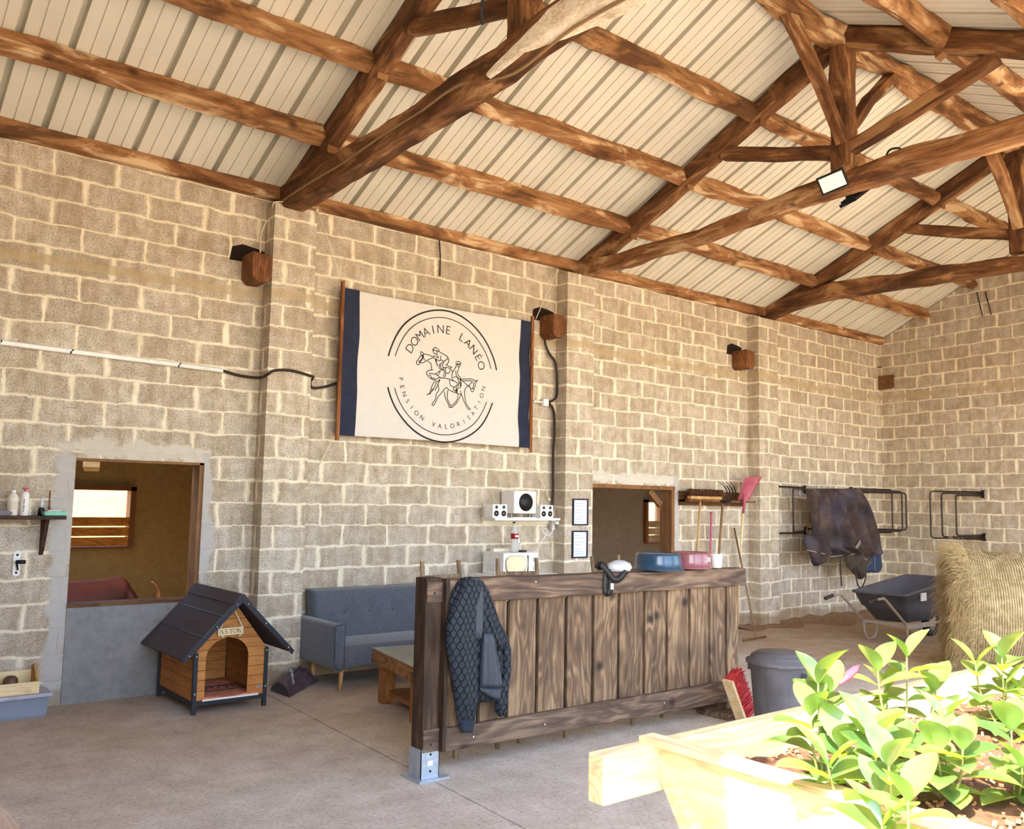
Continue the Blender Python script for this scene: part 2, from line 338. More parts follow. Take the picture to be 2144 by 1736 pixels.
# floor: swept concrete, dustier and browner towards the far end
def floor_mat():
    s = NT('dusty_concrete'); v = s.coord(); a = s.noise(v, .7, 6, .6).outputs[0]; b = s.noise(v, 4, 8, .65).outputs[0]; g = s.noise(v, 42, 5, .75).outputs[0]
    c = s.ramp(b, [(.3, col(178, 167, 154)), (.52, col(198, 188, 175)), (.75, col(216, 207, 195))])
    sp = s.n('SeparateXYZ'); s.l(v, sp.inputs[0]); X, Y = sp.outputs[0], sp.outputs[1]
    q = s.math('ADD', s.math('MULTIPLY', s.math('SUBTRACT', X, 7.5), .28), s.math('MULTIPLY', s.math('SUBTRACT', a, .5), 2.2))
    k = s.math('ADD', q, 0, clamp=True); c = s.mix(s.math('MULTIPLY', k, .8), c, s.mix(b, col(140, 112, 84), col(184, 156, 124)))
    q2 = s.math('ADD', s.math('ADD', s.math('MULTIPLY', s.math('ADD', Y, 2.6), .33), s.math('MULTIPLY', s.math('SUBTRACT', a, .5), 2.6)), 0, clamp=True)
    c = s.mix(s.math('MULTIPLY', q2, .55), c, s.mix(b, col(150, 126, 106), col(190, 166, 142)))
    near = s.math('MULTIPLY', s.ramp(s.math('ADD', s.math('ABSOLUTE', s.math('ADD', Y, s.math('MULTIPLY', a, -.8))), 0), [(0, grey(1)), (.5, grey(0))]), s.ramp(s.math('MULTIPLY', X, .1), [(.9, grey(0)), (1.05, grey(1))]))
    c = s.mix(s.math('MULTIPLY', near, .8), c, col(98, 66, 44))
    c = s.mix(s.ramp(g, [(.38, grey(.35)), (.5, grey(0))]), c, col(84, 68, 54)); c = s.mix(s.ramp(g, [(.58, grey(0)), (.7, grey(.35))]), c, col(214, 204, 188))
    p, r = onZ(575, 1462), onZ(1100, 1736); n = Vector((-(r.y-p.y), r.x-p.x, 0)).normalized()
    d = s.math('ABSOLUTE', s.math('SUBTRACT', s.math('ADD', s.math('MULTIPLY', X, n.x), s.math('MULTIPLY', Y, n.y)), n.x*p.x+n.y*p.y))
    d = s.math('ADD', d, s.math('MULTIPLY', s.math('SUBTRACT', b, .5), .02)); c = s.mix(s.ramp(d, [(.003, grey(.55)), (.009, grey(0))]), c, col(70, 58, 48))
    s.P(c, .9, 0, .2); s.bump(s.mix(.3, b, g), .35, .012); return s.m
m = MB(); m.box((-2.8, -7.4, -.12), (15.1, .2, 0)); struct(m.build('floor', floor_mat()))
GRND = cement('sandy_yard', col(190, 170, 138), 1.2); FIELD = cement('dry_field', col(196, 158, 62), .6)
m = MB(); m.box((-60, -90, -.3), (60, -7.4, -.02)); struct(m.build('ground', GRND))
m = MB(); m.prism([(5, -.3), (9, -.05), (16, 1.9), (30, 3.0), (60, 3.2), (60, -.3)], lambda a, b, t: (t, a, b), -30, 60); struct(fix(m.build('ground_field', FIELD)))
# roof sheets: ribbed steel, seen from below as recessed channels
def sheet(name, ya, yb, xa, xb):
    m = MB(); xs = []; p = .3545; x = 1.423-p*12
    while x < xb:
        if x > xa: xs += [(x-.027, 0), (x-.024, .085), (x+.024, .085), (x+.027, 0)]
        for q in (.355, .68):
            c = x+p*q
            if xa < c < xb: xs += [(c-.006, 0), (c-.004, .012), (c+.004, .012), (c+.006, 0)]
        x += p
    xs = [(xa, 0)]+[q for q in xs if xa < q[0] < xb]+[(xb, 0)]; vs = []; n = len(xs)
    for y in (ya, yb):
        for (x, d) in xs: vs.append((x, y, roofz(y)+d*1.09))
    m.add(vs, [(i, i+1, n+i+1, n+i) for i in range(n-1)])
    vs2 = [(xa, ya, roofz(ya)+.12), (xb, ya, roofz(ya)+.12), (xb, yb, roofz(yb)+.12), (xa, yb, roofz(yb)+.12)]; m.add(vs2, [(0, 1, 2, 3)])
    return struct(m.build(name, SHEET))
s_ = NT('cream_roof_steel'); v_ = s_.coord('Object', (1, .35, .35)); s_.P(s_.ramp(s_.noise(v_, 2.2, 4, .6).outputs[0], [(.3, col(214, 209, 194)), (.7, col(228, 224, 212))]), .5, 0, .35); SHEET = s_.m
sheet('ceiling', .35, YR, -2.8, 15.0); sheet('ceiling', YR, -7.75, -2.8, 15.0)
# ---------------------------------------------------------------- stables behind the wall
BACKP = cement('rough_render', col(206, 172, 118), 5, .95, 3.5, .9); BACKG = cement('grey_render', col(170, 156, 138), 5, .95, 3.0, .9)
w1 = (2.66, 3.62, 1.03, 1.81); w2 = (13.62, 14.16, .95, 1.80)
m = MB(); wall_rects(m, [(-2.6, 1.5, -.1, 3.2), (1.5, 2.3, -.1, 1.2), (1.5, 2.3, 3.0, 3.2), (2.3, w1[0], -.1, 3.2), (w1[0], w1[1], -.1, w1[2]), (w1[0], w1[1], w1[3], 3.2), (w1[1], 7.0, -.1, 3.2)], 4.5, 4.7); struct(m.build('wall_stable', BACKP))  # unseen opening left of the window, added to light the stable
m = MB(); wall_rects(m, [(7.0, 10.8, -.1, 3.2), (10.8, 11.8, -.1, .9), (10.8, 11.8, 3.0, 3.2), (11.8, w2[0], -.1, 3.2), (w2[0], w2[1], -.1, w2[2]), (w2[0], w2[1], w2[3], 3.2), (w2[1], 16, -.1, 3.2)], 4.5, 4.7)  # another unseen opening added for daylight in the far stable
m.box((6.4, .2, -.1), (6.6, 4.5, 3.2)); struct(m.build('wall_stable_far', BACKG))
m = MB(); m.box((-2.8, 2.2, 3.2), (16.2, 4.7, 3.3)); m.box((1.8, .2, 3.2), (8.2, 2.2, 3.3)); m.box((11.6, .2, 3.2), (16.2, 2.2, 3.3)); m.box((-2.8, .2, 3.2), (-.6, 2.2, 3.3)); struct(m.build('ceiling_stable', BEAM_DK))  # gaps left open out of view so daylight falls into the stables
m = MB(); m.box((-2.8, .2, -.12), (16.2, 4.7, 0)); m.box((-2.8, .2, -.1), (-2.6, 4.6, 3.2)); m.box((16, .2, -.1), (16.2, 4.6, 3.2)); struct(m.build('floor_stable', cement('stable_straw', col(150, 120, 76), 6)))
AMB = wood('amber_slats', (col(120, 70, 24), col(172, 108, 40), col(204, 142, 66)), 'x', scale=1.5, stretch=8)
GYW = wood('grey_slats', (col(120, 100, 76), col(160, 138, 108), col(190, 170, 138)), 'x', scale=1.5, stretch=8)
for nm, w, mt, sl in (('window_1', w1, AMB, (.40, .115)), ('window_2', w2, GYW, (.45, .13))):
    m = MB(); t = .05; y0, y1 = 4.42, 4.6
    m.box((w[0]-.02, y0, w[3]-t), (w[1]+.02, y1, w[3]+.01)); m.box((w[1]-t, y0, w[2]), (w[1]+.02, y1, w[3])); m.box((w[0]-.02, y0, w[2]), (w[0]+t, y1, w[3])); m.box((w[0], y0, w[2]-.03), (w[1], y1, w[2]))
    fr = struct(m.build(nm, BEAM_DK))
    for k in range(3):
        z = w[2]+.005+k*(sl[1]+.015); m = MB(); m.box((w[0]+.01, 4.43, z), (w[1]-.01, 4.46, z+sl[1])); m.build('slat', mt, fr)
# lower half of the first opening: smooth cement-faced door with a timber sill
m = MB(); m.box((D1[0]-.0, -.012, 0), (D1[1], .16, .775)); d1 = struct(m.build('door_1', cement('smooth_grey_render', col(142, 140, 140), 1.3, .6, 0, .08)))
m = MB(); m.box((D1[0], -.02, .775), (D1[1], .18, .80)); m.build('sill', BROWNW, d1)
JAMB = wood('jamb_wood', (col(96, 64, 38), col(134, 94, 58), col(160, 118, 78)), 'z', scale=1.4, stretch=8, figure=.1)
m = MB(); m.box((D1[1]-.035, .02, .8), (D1[1]+.001, .2, 2.005)); m.box((D1[0], .02, 1.985), (D1[1], .2, 2.006)); struct(m.build('trim_1', JAMB))
m = MB(); m.box((W2[0]-.01, -.015, 1.905), (W2[1]+.01, .17, 1.955)); m.box((W2[1]-.055, -.01, .8), (W2[1]+.005, .17, 1.91)); xq = onY(1391, 1100, .12).x; m.box((xq, .1, .8), (xq+.09, .2, 1.91))
m.cbox((W2[1]-.22, .15, 1.80), (.3, .05, .08), (0, 40, 0)); m.box((W2[0]-.01, 0.0, .78), (W2[1], .19, .80)); struct(m.build('trim_2', JAMB))
m = MB(); p = onY(203, 940, 1.3); q = onY(228, 985, 1.3); m.cbox((2.32, 1.4, 2.03), (.14, 1.6, .16), (0, 0, -14)); tag(m.build('ceiling_joist', PINE), 'pale sawn timber joist seen through the top of the stable opening', 'joist')
# ================================================================ roof timbers
TX = [3.5, 7.42, 11.3]; TW = .19
TN = ['nearest the camera, with a pale flaked patch', 'middle one, carrying the floodlights', 'farthest, next to the gable wall']
TIE = [[(.1, 4.71, 4.46), (-1, 4.70, 4.47), (-2.3, 4.72, 4.52), (-3.3, 4.77, 4.56), (-4.3, 4.84, 4.68), (-5.5, 4.82, 4.62), (-7.3, 4.72, 4.5)],
       [(.1, 4.72, 4.52), (-.8, 4.66, 4.50), (-2, 4.66, 4.55), (-3.2, 4.80, 4.65), (-4.3, 4.86, 4.66), (-5.2, 4.86, 4.66), (-7.3, 4.7, 4.5)],
       [(.1, 4.70, 4.52), (-.6, 4.84, 4.62), (-1.2, 4.88, 4.68), (-2.2, 4.84, 4.65), (-3.7, 4.76, 4.6), (-5.5, 4.74, 4.55), (-7.3, 4.7, 4.5)]]
trs = []
for i, X in enumerate(TX):
    xc = X+TW/2
    t = thing('roof_truss', 'hand-hewn brown timber roof truss, '+TN[i], 'roof truss', (xc, YR, 4.5), 'roof trusses across the barn'); trs.append(t)
    st = TIE[i]
    tb = hewn('tie_beam', [(xc, y, (a+b)/2) for y, a, b in st], TW+.03, [a-b for y, a, b in st], BEAM if i == 1 else BEAM_DK, t, i+1, .016)
    for sgn in (1, -1):
        Y = lambda y: y if sgn > 0 else 2*YR-y
        hewn('rafter', [(xc, Y(.12), roofz(0)-.14), (xc, Y(-1.6), roofz(-1.6)-.125), (xc, Y(YR+.06), roofz(YR)-.125)], TW-.03, .2, BEAM_DK, t, i*5+sgn+4, .012)
        hewn('strut', [(xc, Y(-2.27), roofz(-2.27)-.22), (xc, Y(-3.0), 5.22), (xc, Y(-3.58), 5.06)], .11, .13, BEAM_DK, t, i*3+8+sgn, .008)
    hewn('king_post', [(xc, YR, TIE[i][3][1]-.02), (xc, YR, 5.4), (xc, YR, 6.24)], TW-.01, .19, BEAM_DK, t, i+20, .012, up=(0, 1, 0))
    for sgn in (-1, 1):
        if i == 0 and sgn < 0: continue
        hewn('brace', [(xc+sgn*.06, YR-.02, 5.2+.08*sgn), (xc+sgn*.45, YR, 5.68), (xc+sgn*(.95 if sgn < 0 else 1.0), YR, 6.16)], .1, .12, BEAM, t, i*7+sgn, .01, up=(0, 1, 0))
    for y in (-.98, -1.83, -2.78, -4.54, -5.49, -6.34):   # wedge blocks behind each purlin
        sg = 1 if y > YR else -1; m = MB(); z = roofz(y)-.03
        m.prism([(y-.0*sg, z-.02), (y+.25*sg, z-.02-.25*SL), (y+.02*sg, z-.26)], lambda a, b, q: (xc-.05+q, a, b), 0, .1); fix(m.build('wedge_block', BEAM_DK, t))
m = MB(); st = []                                # flaked whitewash patch and cable on the first tie beam
for px, py, w in ((1040, 160, .02), (1100, 122, .075), (1170, 78, .1), (1240, 38, .11), (1330, -12, .1)):
    p = onX(px, py, TX[0]-.02); st.append((p, w))
m2 = MB(); pts = []
for (p, w) in st: pts.append(p)
vs = []
for p, w in st: vs += [(TX[0]-.03, p.y, p.z-w*.9), (TX[0]-.034, p.y, p.z+w*.35)]
FL = BEAM_LT
vsb = [(TX[0]-.03, p.y, p.z-w*.9) for p, w in st]; vsc = []
lo = [next((b-.016 for k, (y, a, b) in enumerate(TIE[0]) if y <= p.y), 4.5) for p, w in st]
def tieb(i, y, top=False):
    s = TIE[i]
    for k in range(len(s)-1):
        if s[k][0] >= y >= s[k+1][0]:
            t = (s[k][0]-y)/(s[k][0]-s[k+1][0]); j = 1 if top else 2; return s[k][j]+(s[k+1][j]-s[k][j])*t
    return s[-1][2]
ys = [-3.42-.09*k for k in range(26)]; m = MB(); vs = []; K = 0
for k, y in enumerate(ys):
    f = min(1, k/7); g_ = max(0, min(1, (k-4)/6)); zb = tieb(0, y); xo = TX[0]-.033; r = noise.noise(Vector((y*6, 0, 0)))*.02
    vs += [(xo, y, zb+.09*f+r+.02), (xo+.004, y, zb-.004), (TX[0]+.0+.01*g_, y, zb-.012-.022*g_), (TX[0]+.01+.19*g_+r, y, zb-.014-.022*g_)]
for k in range(len(ys)-1):
    for j in range(3): a = k*4+j; m.add([], [])
    m.f += [[k*4+j, k*4+j+1, k*4+j+5, k*4+j+4] for j in range(3)]; m.uv += [None]*3; m.sm += [True]*3
m.v = [Vector(p) for p in vs]; m.build('flaked_paint', FL, trs[0])
m = MB(); m.tube(smooth_path([(TX[0]-.022, y, tieb(0, y)+.075+.01*math.sin(y*5)) for y in (-.2, -.8, -1.4, -2, -2.6, -3.1)]+[(TX[0]+.06, y, tieb(0, y)-.045) for y in (-3.6, -4.2, -5, -6)]), .011, 6)
tag(m.build('electric_cable', plain('grey_cable', col(150, 120, 86), .6)), 'thin grey cable clipped along the nearest tie beam', 'cable')
edges = [-2.6]+[q for X in TX for q in (X+.01, X+TW-.01)]; bays = [(-2.6, TX[0]+.01), (TX[0]+TW-.01, TX[1]+.01), (TX[1]+TW-.01, TX[2]+.01), (TX[2]+TW-.01, None)]
BN = ['leftmost bay', 'bay above the banner', 'bay above the tool rack', 'end bay by the gable wall']
rows = [(-.90, .135, .165, 'lowest purlin'), (-1.73, .135, .165, 'second purlin up'), (-2.68, .14, .17, 'third purlin up')]
PM = [wood('waney_oak_%d' % k, c, scale=1.1, stretch=6, knots=.8, bump=.7, figure=.15, patch=col(222, 192, 154)) for k, c in enumerate([(col(92, 56, 32), col(146, 100, 62), col(200, 158, 114)), (col(100, 62, 36), col(154, 108, 68), col(194, 150, 106))])]
def shape(xa, xb, y, z, sd, a=.02):
    n = 6; return [(xa+(xb-xa)*k/n, y+noise.noise(Vector((k*.7, sd, 0)))*a, z+noise.noise(Vector((k*.8, sd, 5)))*a) for k in range(n+1)]
for bi, (xa, xb) in enumerate(bays):
    for ri, (y, w, h, nm) in enumerate(rows):
        xe = xb if xb else XW(y)+.05; z = roofz(y)-.095
        tag(hewn('purlin', shape(xa, xe, y, z, bi*5+ri), w, h, PM[(bi+ri) % 2], None, bi*3+ri, .016, up=(0, SL, 1)), 'rough %s on the wall side, %s' % (nm, BN[bi]), 'purlin', 'purlins on the wall side of the roof')
        if bi >= 1 and ri > 0 or bi == 1:
            yy = 2*YR-y; xe = xb if xb else XW(yy)+.05
            tag(hewn('purlin', shape(xa, xe, yy, z, bi*7+ri+40), w+.02, h+.02, PM[ri % 2], None, bi*3+ri+30, .02, up=(0, -SL, 1)), 'rough %s on the open side, %s' % (nm, BN[bi]), 'purlin', 'purlins on the open side of the roof')
    xe = xb if xb else XW(0)+.05
    tag(hewn('wall_plate', shape(xa, xe, -.055, 4.635, bi+60, .008), .11, .125, PM[bi % 2], None, bi+50, .009), 'timber wall plate on the block wall, %s' % BN[bi], 'wall plate', 'wall plates')
    xe = xb if xb else XW(YR)+.05
    tag(hewn('ridge_beam', shape(xa, xe, YR, roofz(YR)-.13, bi+70, .03), .2, .17, PM[bi % 2], None, bi+63, .03), 'thick knotty ridge beam at the roof peak, %s' % BN[bi], 'ridge beam', 'ridge beams')
# timber stubs set in the wall beside each pier, with a flat dark patch painted as the shaded hole above
for k, (px, py, l) in enumerate([(542, 560, 'beside the pier left of the banner'), (1162, 682, 'at the top right of the banner'), (1561, 752, 'high beside the pier by the tool rack')]):
    p = onY(px, py, -.17); m = MB(); s = .1
    m.prism([(-s, -s*1.1), (-s*.5, -s*1.55), (s*.6, -s*1.5), (s, -s*.9), (s, s*1.1), (-s, s*1.25)], lambda a, b, t: (p.x+a, t, p.z+b), -.26, .001)
    o = fix(m.build('timber_stub', wood('stub_oak', (col(70, 40, 22), col(112, 68, 38), col(150, 102, 64)), 'z', scale=2, stretch=6), bevel=.012)); tag(o, 'sawn timber stub in the wall '+l, 'timber stub', 'timber stubs in the wall')
    m = MB(); m.prism([(-.22, .07), (-.2, .2), (-.1, .24), (.05, .22), (.13, .2), (.13, .08)], lambda a, b, t: (p.x+a, t, p.z+b), -.004, .001)
    o = fix(m.build('socket_hole', plain('dark_hole', col(34, 22, 16), 1), o))
p = onX(1866, 800, XW(-.15)-.02); m = MB(); m.box((XW(-.1)-.05, -.28, p.z-.11), (XW(0)+.01, -.0, p.z+.12)); tag(m.build('timber_stub', BROWNW), 'small brown timber block in the corner of the gable wall', 'timber stub')
# ================================================================ banner
t = thing('banner', 'white cloth banner with navy side bands and a round rider emblem, stretched on two poles', 'banner', (5.44, -.12, 3.07))
def bs(x, z): return -.12+.012*math.sin(z*9+x*1.3)+.01*noise.noise(Vector((x*1.4, z*3.2, 3)))*2
BX = (4.2, 6.66); BZ = (2.335, 3.82); sgz = lambda x: .022*math.sin((x-4.2)/2.46*math.pi)
m = MB(); m.grid(lambda u, v: (BX[0]+(BX[1]-BX[0])*u, bs(BX[0]+(BX[1]-BX[0])*u, BZ[0]+(BZ[1]-BZ[0])*v), BZ[0]+(BZ[1]-BZ[0])*v-(sgz(BX[0]+(BX[1]-BX[0])*u) if v > .5 else -.3*sgz(BX[0]+2.46*u))*abs(2*v-1)), 60, 40)
o = m.build('cloth', CANVAS, t)
for a, b in ((4.2, 4.39), (6.5, 6.66)):
    m = MB(); m.grid(lambda u, v: (a+(b-a)*u, bs(a+(b-a)*u, BZ[0]+(BZ[1]-BZ[0])*v)-.003, BZ[0]-.003+(BZ[1]-BZ[0]+.006)*v-sgz(a)*v), 6, 40); m.build('navy_band', NAVY, t)
for x in (4.185, 6.675):
    hewn('pole', [(x, -.13, 2.28), (x, -.13, 3.1), (x, -.13, 3.89)], .035, .035, wood('banner_pole', (col(80, 44, 20), col(130, 80, 44), col(176, 120, 74)), 'UV', stretch=4), t, 3, .001, up=(0, 1, 0))
inkv = MB()
def stroke(pts, w=.006, closed=False):
    P = [Vector((x, 0, z)) for x, z in pts]
    if closed: P.append(P[0])
    n = len(P); vs = []
    for i, p in enumerate(P):
        T = (P[min(i+1, n-1)]-P[max(i-1, 0)]).normalized(); Nn = Vector((-T.z, 0, T.x))*w/2
        for q in (p+Nn, p-Nn): vs.append((q.x, bs(q.x, q.z)-.0035, q.z))
    inkv.add(vs, [(2*i, 2*i+1, 2*i+3, 2*i+2) for i in range(n-1)])
CX, CZ = 5.4445, 3.05
def arc(r, a0, a1, w): stroke([(CX+r*math.cos(R(a0+(a1-a0)*k/64)), CZ+r*math.sin(R(a0+(a1-a0)*k/64))) for k in range(65)], w)
arc(.7165, 169, 11, .017); arc(.638, 167, 13, .009); arc(.7165, 195, 341, .017); arc(.638, 197, 339, .009)
_tc = {}
def glyph(ch, extra=0.0):
    k = (ch, extra)
    if k not in _tc:
        cu = bpy.data.curves.new('g', 'FONT'); cu.body = ch; cu.size = 1; cu.align_x = 'CENTER'; cu.offset = extra; cu.resolution_u = 6
        ob = bpy.data.objects.new('g', cu); C.objects.link(ob); dg = bpy.context.evaluated_depsgraph_get(); me = bpy.data.meshes.new_from_object(ob.evaluated_get(dg))
        _tc[k] = ([v.co.copy() for v in me.vertices], [list(p.vertices) for p in me.polygons]); bpy.data.objects.remove(ob); bpy.data.curves.remove(cu); bpy.data.meshes.remove(me)
    return _tc[k]
def circle_text(txt, a0, a1, r, size, inside, off):
    n = len(txt)
    for i, ch in enumerate(txt):
        if ch == ' ': continue
        a = R(a0+(a1-a0)*i/(n-1)); vs, fs = glyph(ch, off); rot = (a-math.pi/2) if not inside else (a+math.pi/2); out = []
        for p in vs:
            x, y = p.x*size, p.y*size; X = x*math.cos(rot)-y*math.sin(rot)+CX+r*math.cos(a); Z = x*math.sin(rot)+y*math.cos(rot)+CZ+r*math.sin(a); out.append((X, bs(X, Z)-.0035, Z))
        inkv.add(out, fs)
circle_text('DOMAINE LANÉO', 151, 19, .468, .135, False, -.010)
circle_text('PENSION VALORISATION', 189, 351, .572, .072, True, -.006)
_d = lambda pts, w=.0085: stroke([((lambda q: (q.x, q.z))(onY(820+a/7.891, 680+b/7.891, -.122))) for a, b in pts], w)
def curve(pts): return [(q.x, q.y) for q in smooth_path([(a, b, 0) for a, b in pts], 4)]
for pl in [
 [(520,488),(590,495),(665,528)], [(470,445),(485,500),(520,488),(505,460),(470,445)], [(485,500),(430,580),(408,620),(420,655),(450,662),(460,630),(500,570),(520,500)],
 [(455,625),(520,630),(570,592),(680,545)], [(440,590),(470,612)], [(520,520),(525,560),(545,590)], [(580,600),(640,640),(655,700),(652,745)], [(685,745),(620,755),(580,780),(575,810),(600,850),(650,890),(700,918)],
 [(610,805),(680,810),(740,825),(800,870),(850,885)], [(610,830),(650,850),(655,885),(700,880),(715,915)], [(720,820),(755,790),(800,760)], [(745,840),(770,825),(800,770)],
 [(665,412),(770,440),(765,405),(720,380),(690,392),(682,412)], [(675,420),(690,470),(735,485),(745,440)], [(770,445),(850,490),(918,540),(880,590),(850,605),(800,580)], [(740,490),(760,550),(700,520),(680,520),(685,545),(760,590),(795,590),(800,515)],
 [(918,550),(930,610),(880,680)], [(850,610),(830,680),(850,720),(870,800),(855,840),(875,855),(892,835),(885,770),(880,710)], [(790,640),(775,690),(800,740),(845,755)], [(830,620),(800,660),(810,720),(845,745)], [(710,570),(735,640),(755,685)], [(725,575),(745,680)],
 [(850,710),(920,712),(960,740),(1005,780)], [(890,660),(940,695),(980,700),(955,735)], [(895,795),(935,805),(960,760)],
 [(1045,640),(1050,620),(1085,608),(1120,625),(1118,650),(1055,650)], [(1055,650),(1050,660),(1130,655)], [(1070,665),(1085,695),(1110,695),(1115,665)], [(1060,680),(1025,740),(1000,800),(992,870)], [(1095,700),(1090,760),(1075,790),(1110,850),(1145,885),(1130,900),(1080,860),(1055,810),(1050,760)],
 [(1000,875),(1080,855)], [(990,880),(1020,920),(1090,960),(1100,980),(1050,1030),(1025,1070),(1060,1090),(1080,1040),(1115,990),(1120,950),(1080,870)], [(960,890),(970,910),(1030,930)],
 [(700,918),(760,885),(850,878),(960,900)], [(1150,905),(1250,895),(1340,905),(1380,935)], [(1180,930),(1260,925),(1340,935)], [(1380,935),(1415,915),(1395,960),(1385,1020)], [(1130,890),(1200,950),(1310,1040)], [(1310,1040),(1320,1090),(1350,1105),(1368,1070),(1385,1010)], [(1365,940),(1360,1000),(1345,1050)], [(1300,990),(1320,960),(1345,955)], [(1290,1000),(1310,1050),(1365,1055)],
 [(1290,990),(1230,1050),(1215,1110),(1225,1220),(1255,1330),(1305,1390),(1270,1395),(1235,1330),(1180,1200),(1145,1090)], [(960,910),(965,970),(990,1015),(1040,1030)], [(1110,960),(1150,970),(1155,1010),(1130,1045),(1090,1050)],
 [(1160,1150),(1110,1240),(1080,1290),(1000,1365),(985,1340),(1060,1280),(1100,1200),(1105,1140)], [(1160,1150),(1080,1130),(960,1080),(905,1040),(830,1120),(760,1200),(720,1290),(680,1335),(665,1310),(720,1230),(740,1140),(780,1080),(770,980),(795,905)],
 [(870,1100),(890,1210),(940,1320),(950,1365),(985,1365),(970,1330),(925,1230),(925,1160),(935,1075)], [(795,905),(740,960),(700,1050),(650,1110),(580,1165)], [(800,905),(760,1000),(715,1090)], [(740,920),(680,980),(660,1040),(630,1110)], [(700,1050),(660,1090),(630,1155)], [(1095,1060),(1090,1130)], [(1080,1060),(1060,1110)]]:
    _d(curve(pl))
for pl in [[(505,500),(500,560),(455,625)], [(1130,890),(1150,960),(1140,1020)], [(1080,1060),(1085,1130)]]: _d(curve(pl), .014)
inkv.build('printed_emblem', INK, t)
for k, (a, b, l) in enumerate([((718, 592), (664, 440), 'upper left'), ((1122, 668), (1169, 556), 'upper right'), ((697, 918), (642, 1022), 'lower left'), ((1106, 940), (1150, 1046), 'lower right')]):
    m = MB(); p = onY(*a, -.14); q = onY(*b, -.05 if k != 0 else -.21); m.tube([p, p.lerp(q, .5)+Vector((0, 0, -.01)), q], .005, 6); m.lathe([(0, -.02), (.012, -.01), (.012, .01), (0, .02)], q, 8)
    tag(m.build('tie_cord', ROPE), 'thin white cord tying the %s corner of the banner to the wall' % l, 'cord', 'banner cords')
# ================================================================ cables, conduit, rods on the wall
p, q = onY(0, 717, -.03), onY(466, 776, -.03); a = p+(p-q)*.3; m = MB(); m.tube([(a.x, -.03, a.z), p, q], .021, 10)
t = m.build('conduit_pipe', plain('white_conduit', col(250, 248, 244), .4)); tag(t, 'straight white plastic conduit pipe along the left wall', 'pipe')
for f in (.0, .29, .78):
    c = p.lerp(q, f); m = MB(); m.tube([c-Vector((.012, 0, 0)), c+Vector((.012, 0, 0))], .021, 10); m.build('clip', BLACKM, t)
m = MB(); m.tube(smooth_path([q]+[onY(500, 786, -.03), onY(540, 791, -.06), Vector((3.40, -.2, onY(560, 785, -.2).z))]+[onY(x, y, -.215) for x, y in ((575, 776), (610, 776), (650, 787))]+[onY(656, 790, -.1), onY(650, 800, -.05), onY(655, 812, -.05), onY(680, 810, -.05), onY(704, 803, -.05)]), .013, 8)
tag(m.build('wall_cable', CABLE), 'black cable looping from the conduit across the pier to behind the banner', 'cable')
m = MB(); m.tube(smooth_path([onY(*c, -.05) for c in ((1142, 672), (1141, 715), (1150, 740), (1163, 760), (1166, 800), (1165, 830), (1155, 840), (1148, 841))]), .014, 8)
tag(m.build('wall_cable', CABLE), 'thick black cable curving down right of the banner to a white junction box', 'cable')
m = MB(); m.tube(smooth_path([onY(*c, -.05) for c in ((1150, 845), (1159, 860), (1161, 900), (1158, 960), (1158, 1020), (1156, 1070))]), .016, 8)
tag(m.build('wall_cable', CABLE), 'black cable running from the junction box down to the speaker shelf', 'cable')
p = onY(1141, 843, -.05); m = MB(); m.cbox(p, (.085, .05, .085)); o = m.build('junction_box', WHITE, bevel=.008); tag(o, 'small square white junction box on the wall right of the banner', 'junction box')
m = MB(); m.tube([p+Vector((-.04, 0, 0)), onY(1117, 840, -.05)], .012, 8); m.build('gland', WHITE, o)
m = MB(); m.tube(smooth_path([onY(*c, -.06) for c in ((545, 530), (546, 495), (556, 468), (572, 450))]+[Vector((3.39, -.19, 4.49)), Vector((3.5, -.21, 4.52))]), .007, 6); tag(m.build('wall_cable', ROPE), 'thin pale cable hanging beside the top of the left pier to the timber stub', 'cable')
m = MB(); m.tube([onY(919, 486, -.03), onY(922, 540, -.03), onY(921, 578, -.02)], .007, 6); tag(m.build('iron_rod', CABLE), 'short rusty iron rod hanging on the wall above the banner', 'rod')
m = MB(); m.tube([onY(1849, 716, -.03), onY(1849, 770, -.03), onY(1838, 769, -.03)], .012, 6); tag(m.build('iron_rod', CABLE), 'dark iron rod hooked in the far corner under the roof', 'rod')
for k, (a, b) in enumerate((((2046, 612), (2058, 662)), ((2065, 612), (2077, 660)))):
    m = MB(); q0, q1 = onX(*a, 14.52), onX(*b, 14.52); m.tube([(XW(q0.y)-.03, q0.y, q0.z), (XW(q1.y)-.02, q1.y, q1.z)], .008, 6); tag(m.build('iron_rod', CABLE), ('left' if k == 0 else 'right')+' one of two thin rods dangling on the gable wall', 'rod', 'rods on the gable wall')
# ================================================================ floodlights
def flood(c, nrm, label, w, h, roll=0):
    n = Vector(nrm).normalized(); q = n.to_track_quat('Z', 'Y').to_matrix().to_4x4() @ Matrix.Rotation(R(roll), 4, 'Z'); M = Matrix.Translation(c) @ q
    t = thing('floodlight', label, 'floodlight', c, 'floodlights on the middle truss'); m = MB(); m.box((-w/2, -h/2, -.03), (w/2, h/2, 0), M); m.build('housing', BLACKM, t, bevel=.004)
    m = MB(); m.box((-w/2+.018, -h/2+.018, 0), (w/2-.018, h/2-.018, .004), M); m.build('lamp_glass', plain('led_glass', col(250, 250, 246), .25, var=.03), t)
    m = MB()
    for k in range(5): m.box((-w/2+.02+k*.045, -h/2+.02, -.05), (-w/2+.03+k*.045, h/2-.02, -.03), M)
    m.box((-w*.42, -.012, -.075), (w*.42, .012, -.05), M); m.build('cooling_fins', BLACKM, t); return t
p = onX(1743, 381, 7.22); flood(p, (-.80, -.35, -.5), 'black floodlight with a white lens on the near side of the middle truss', .25, .17, 16)
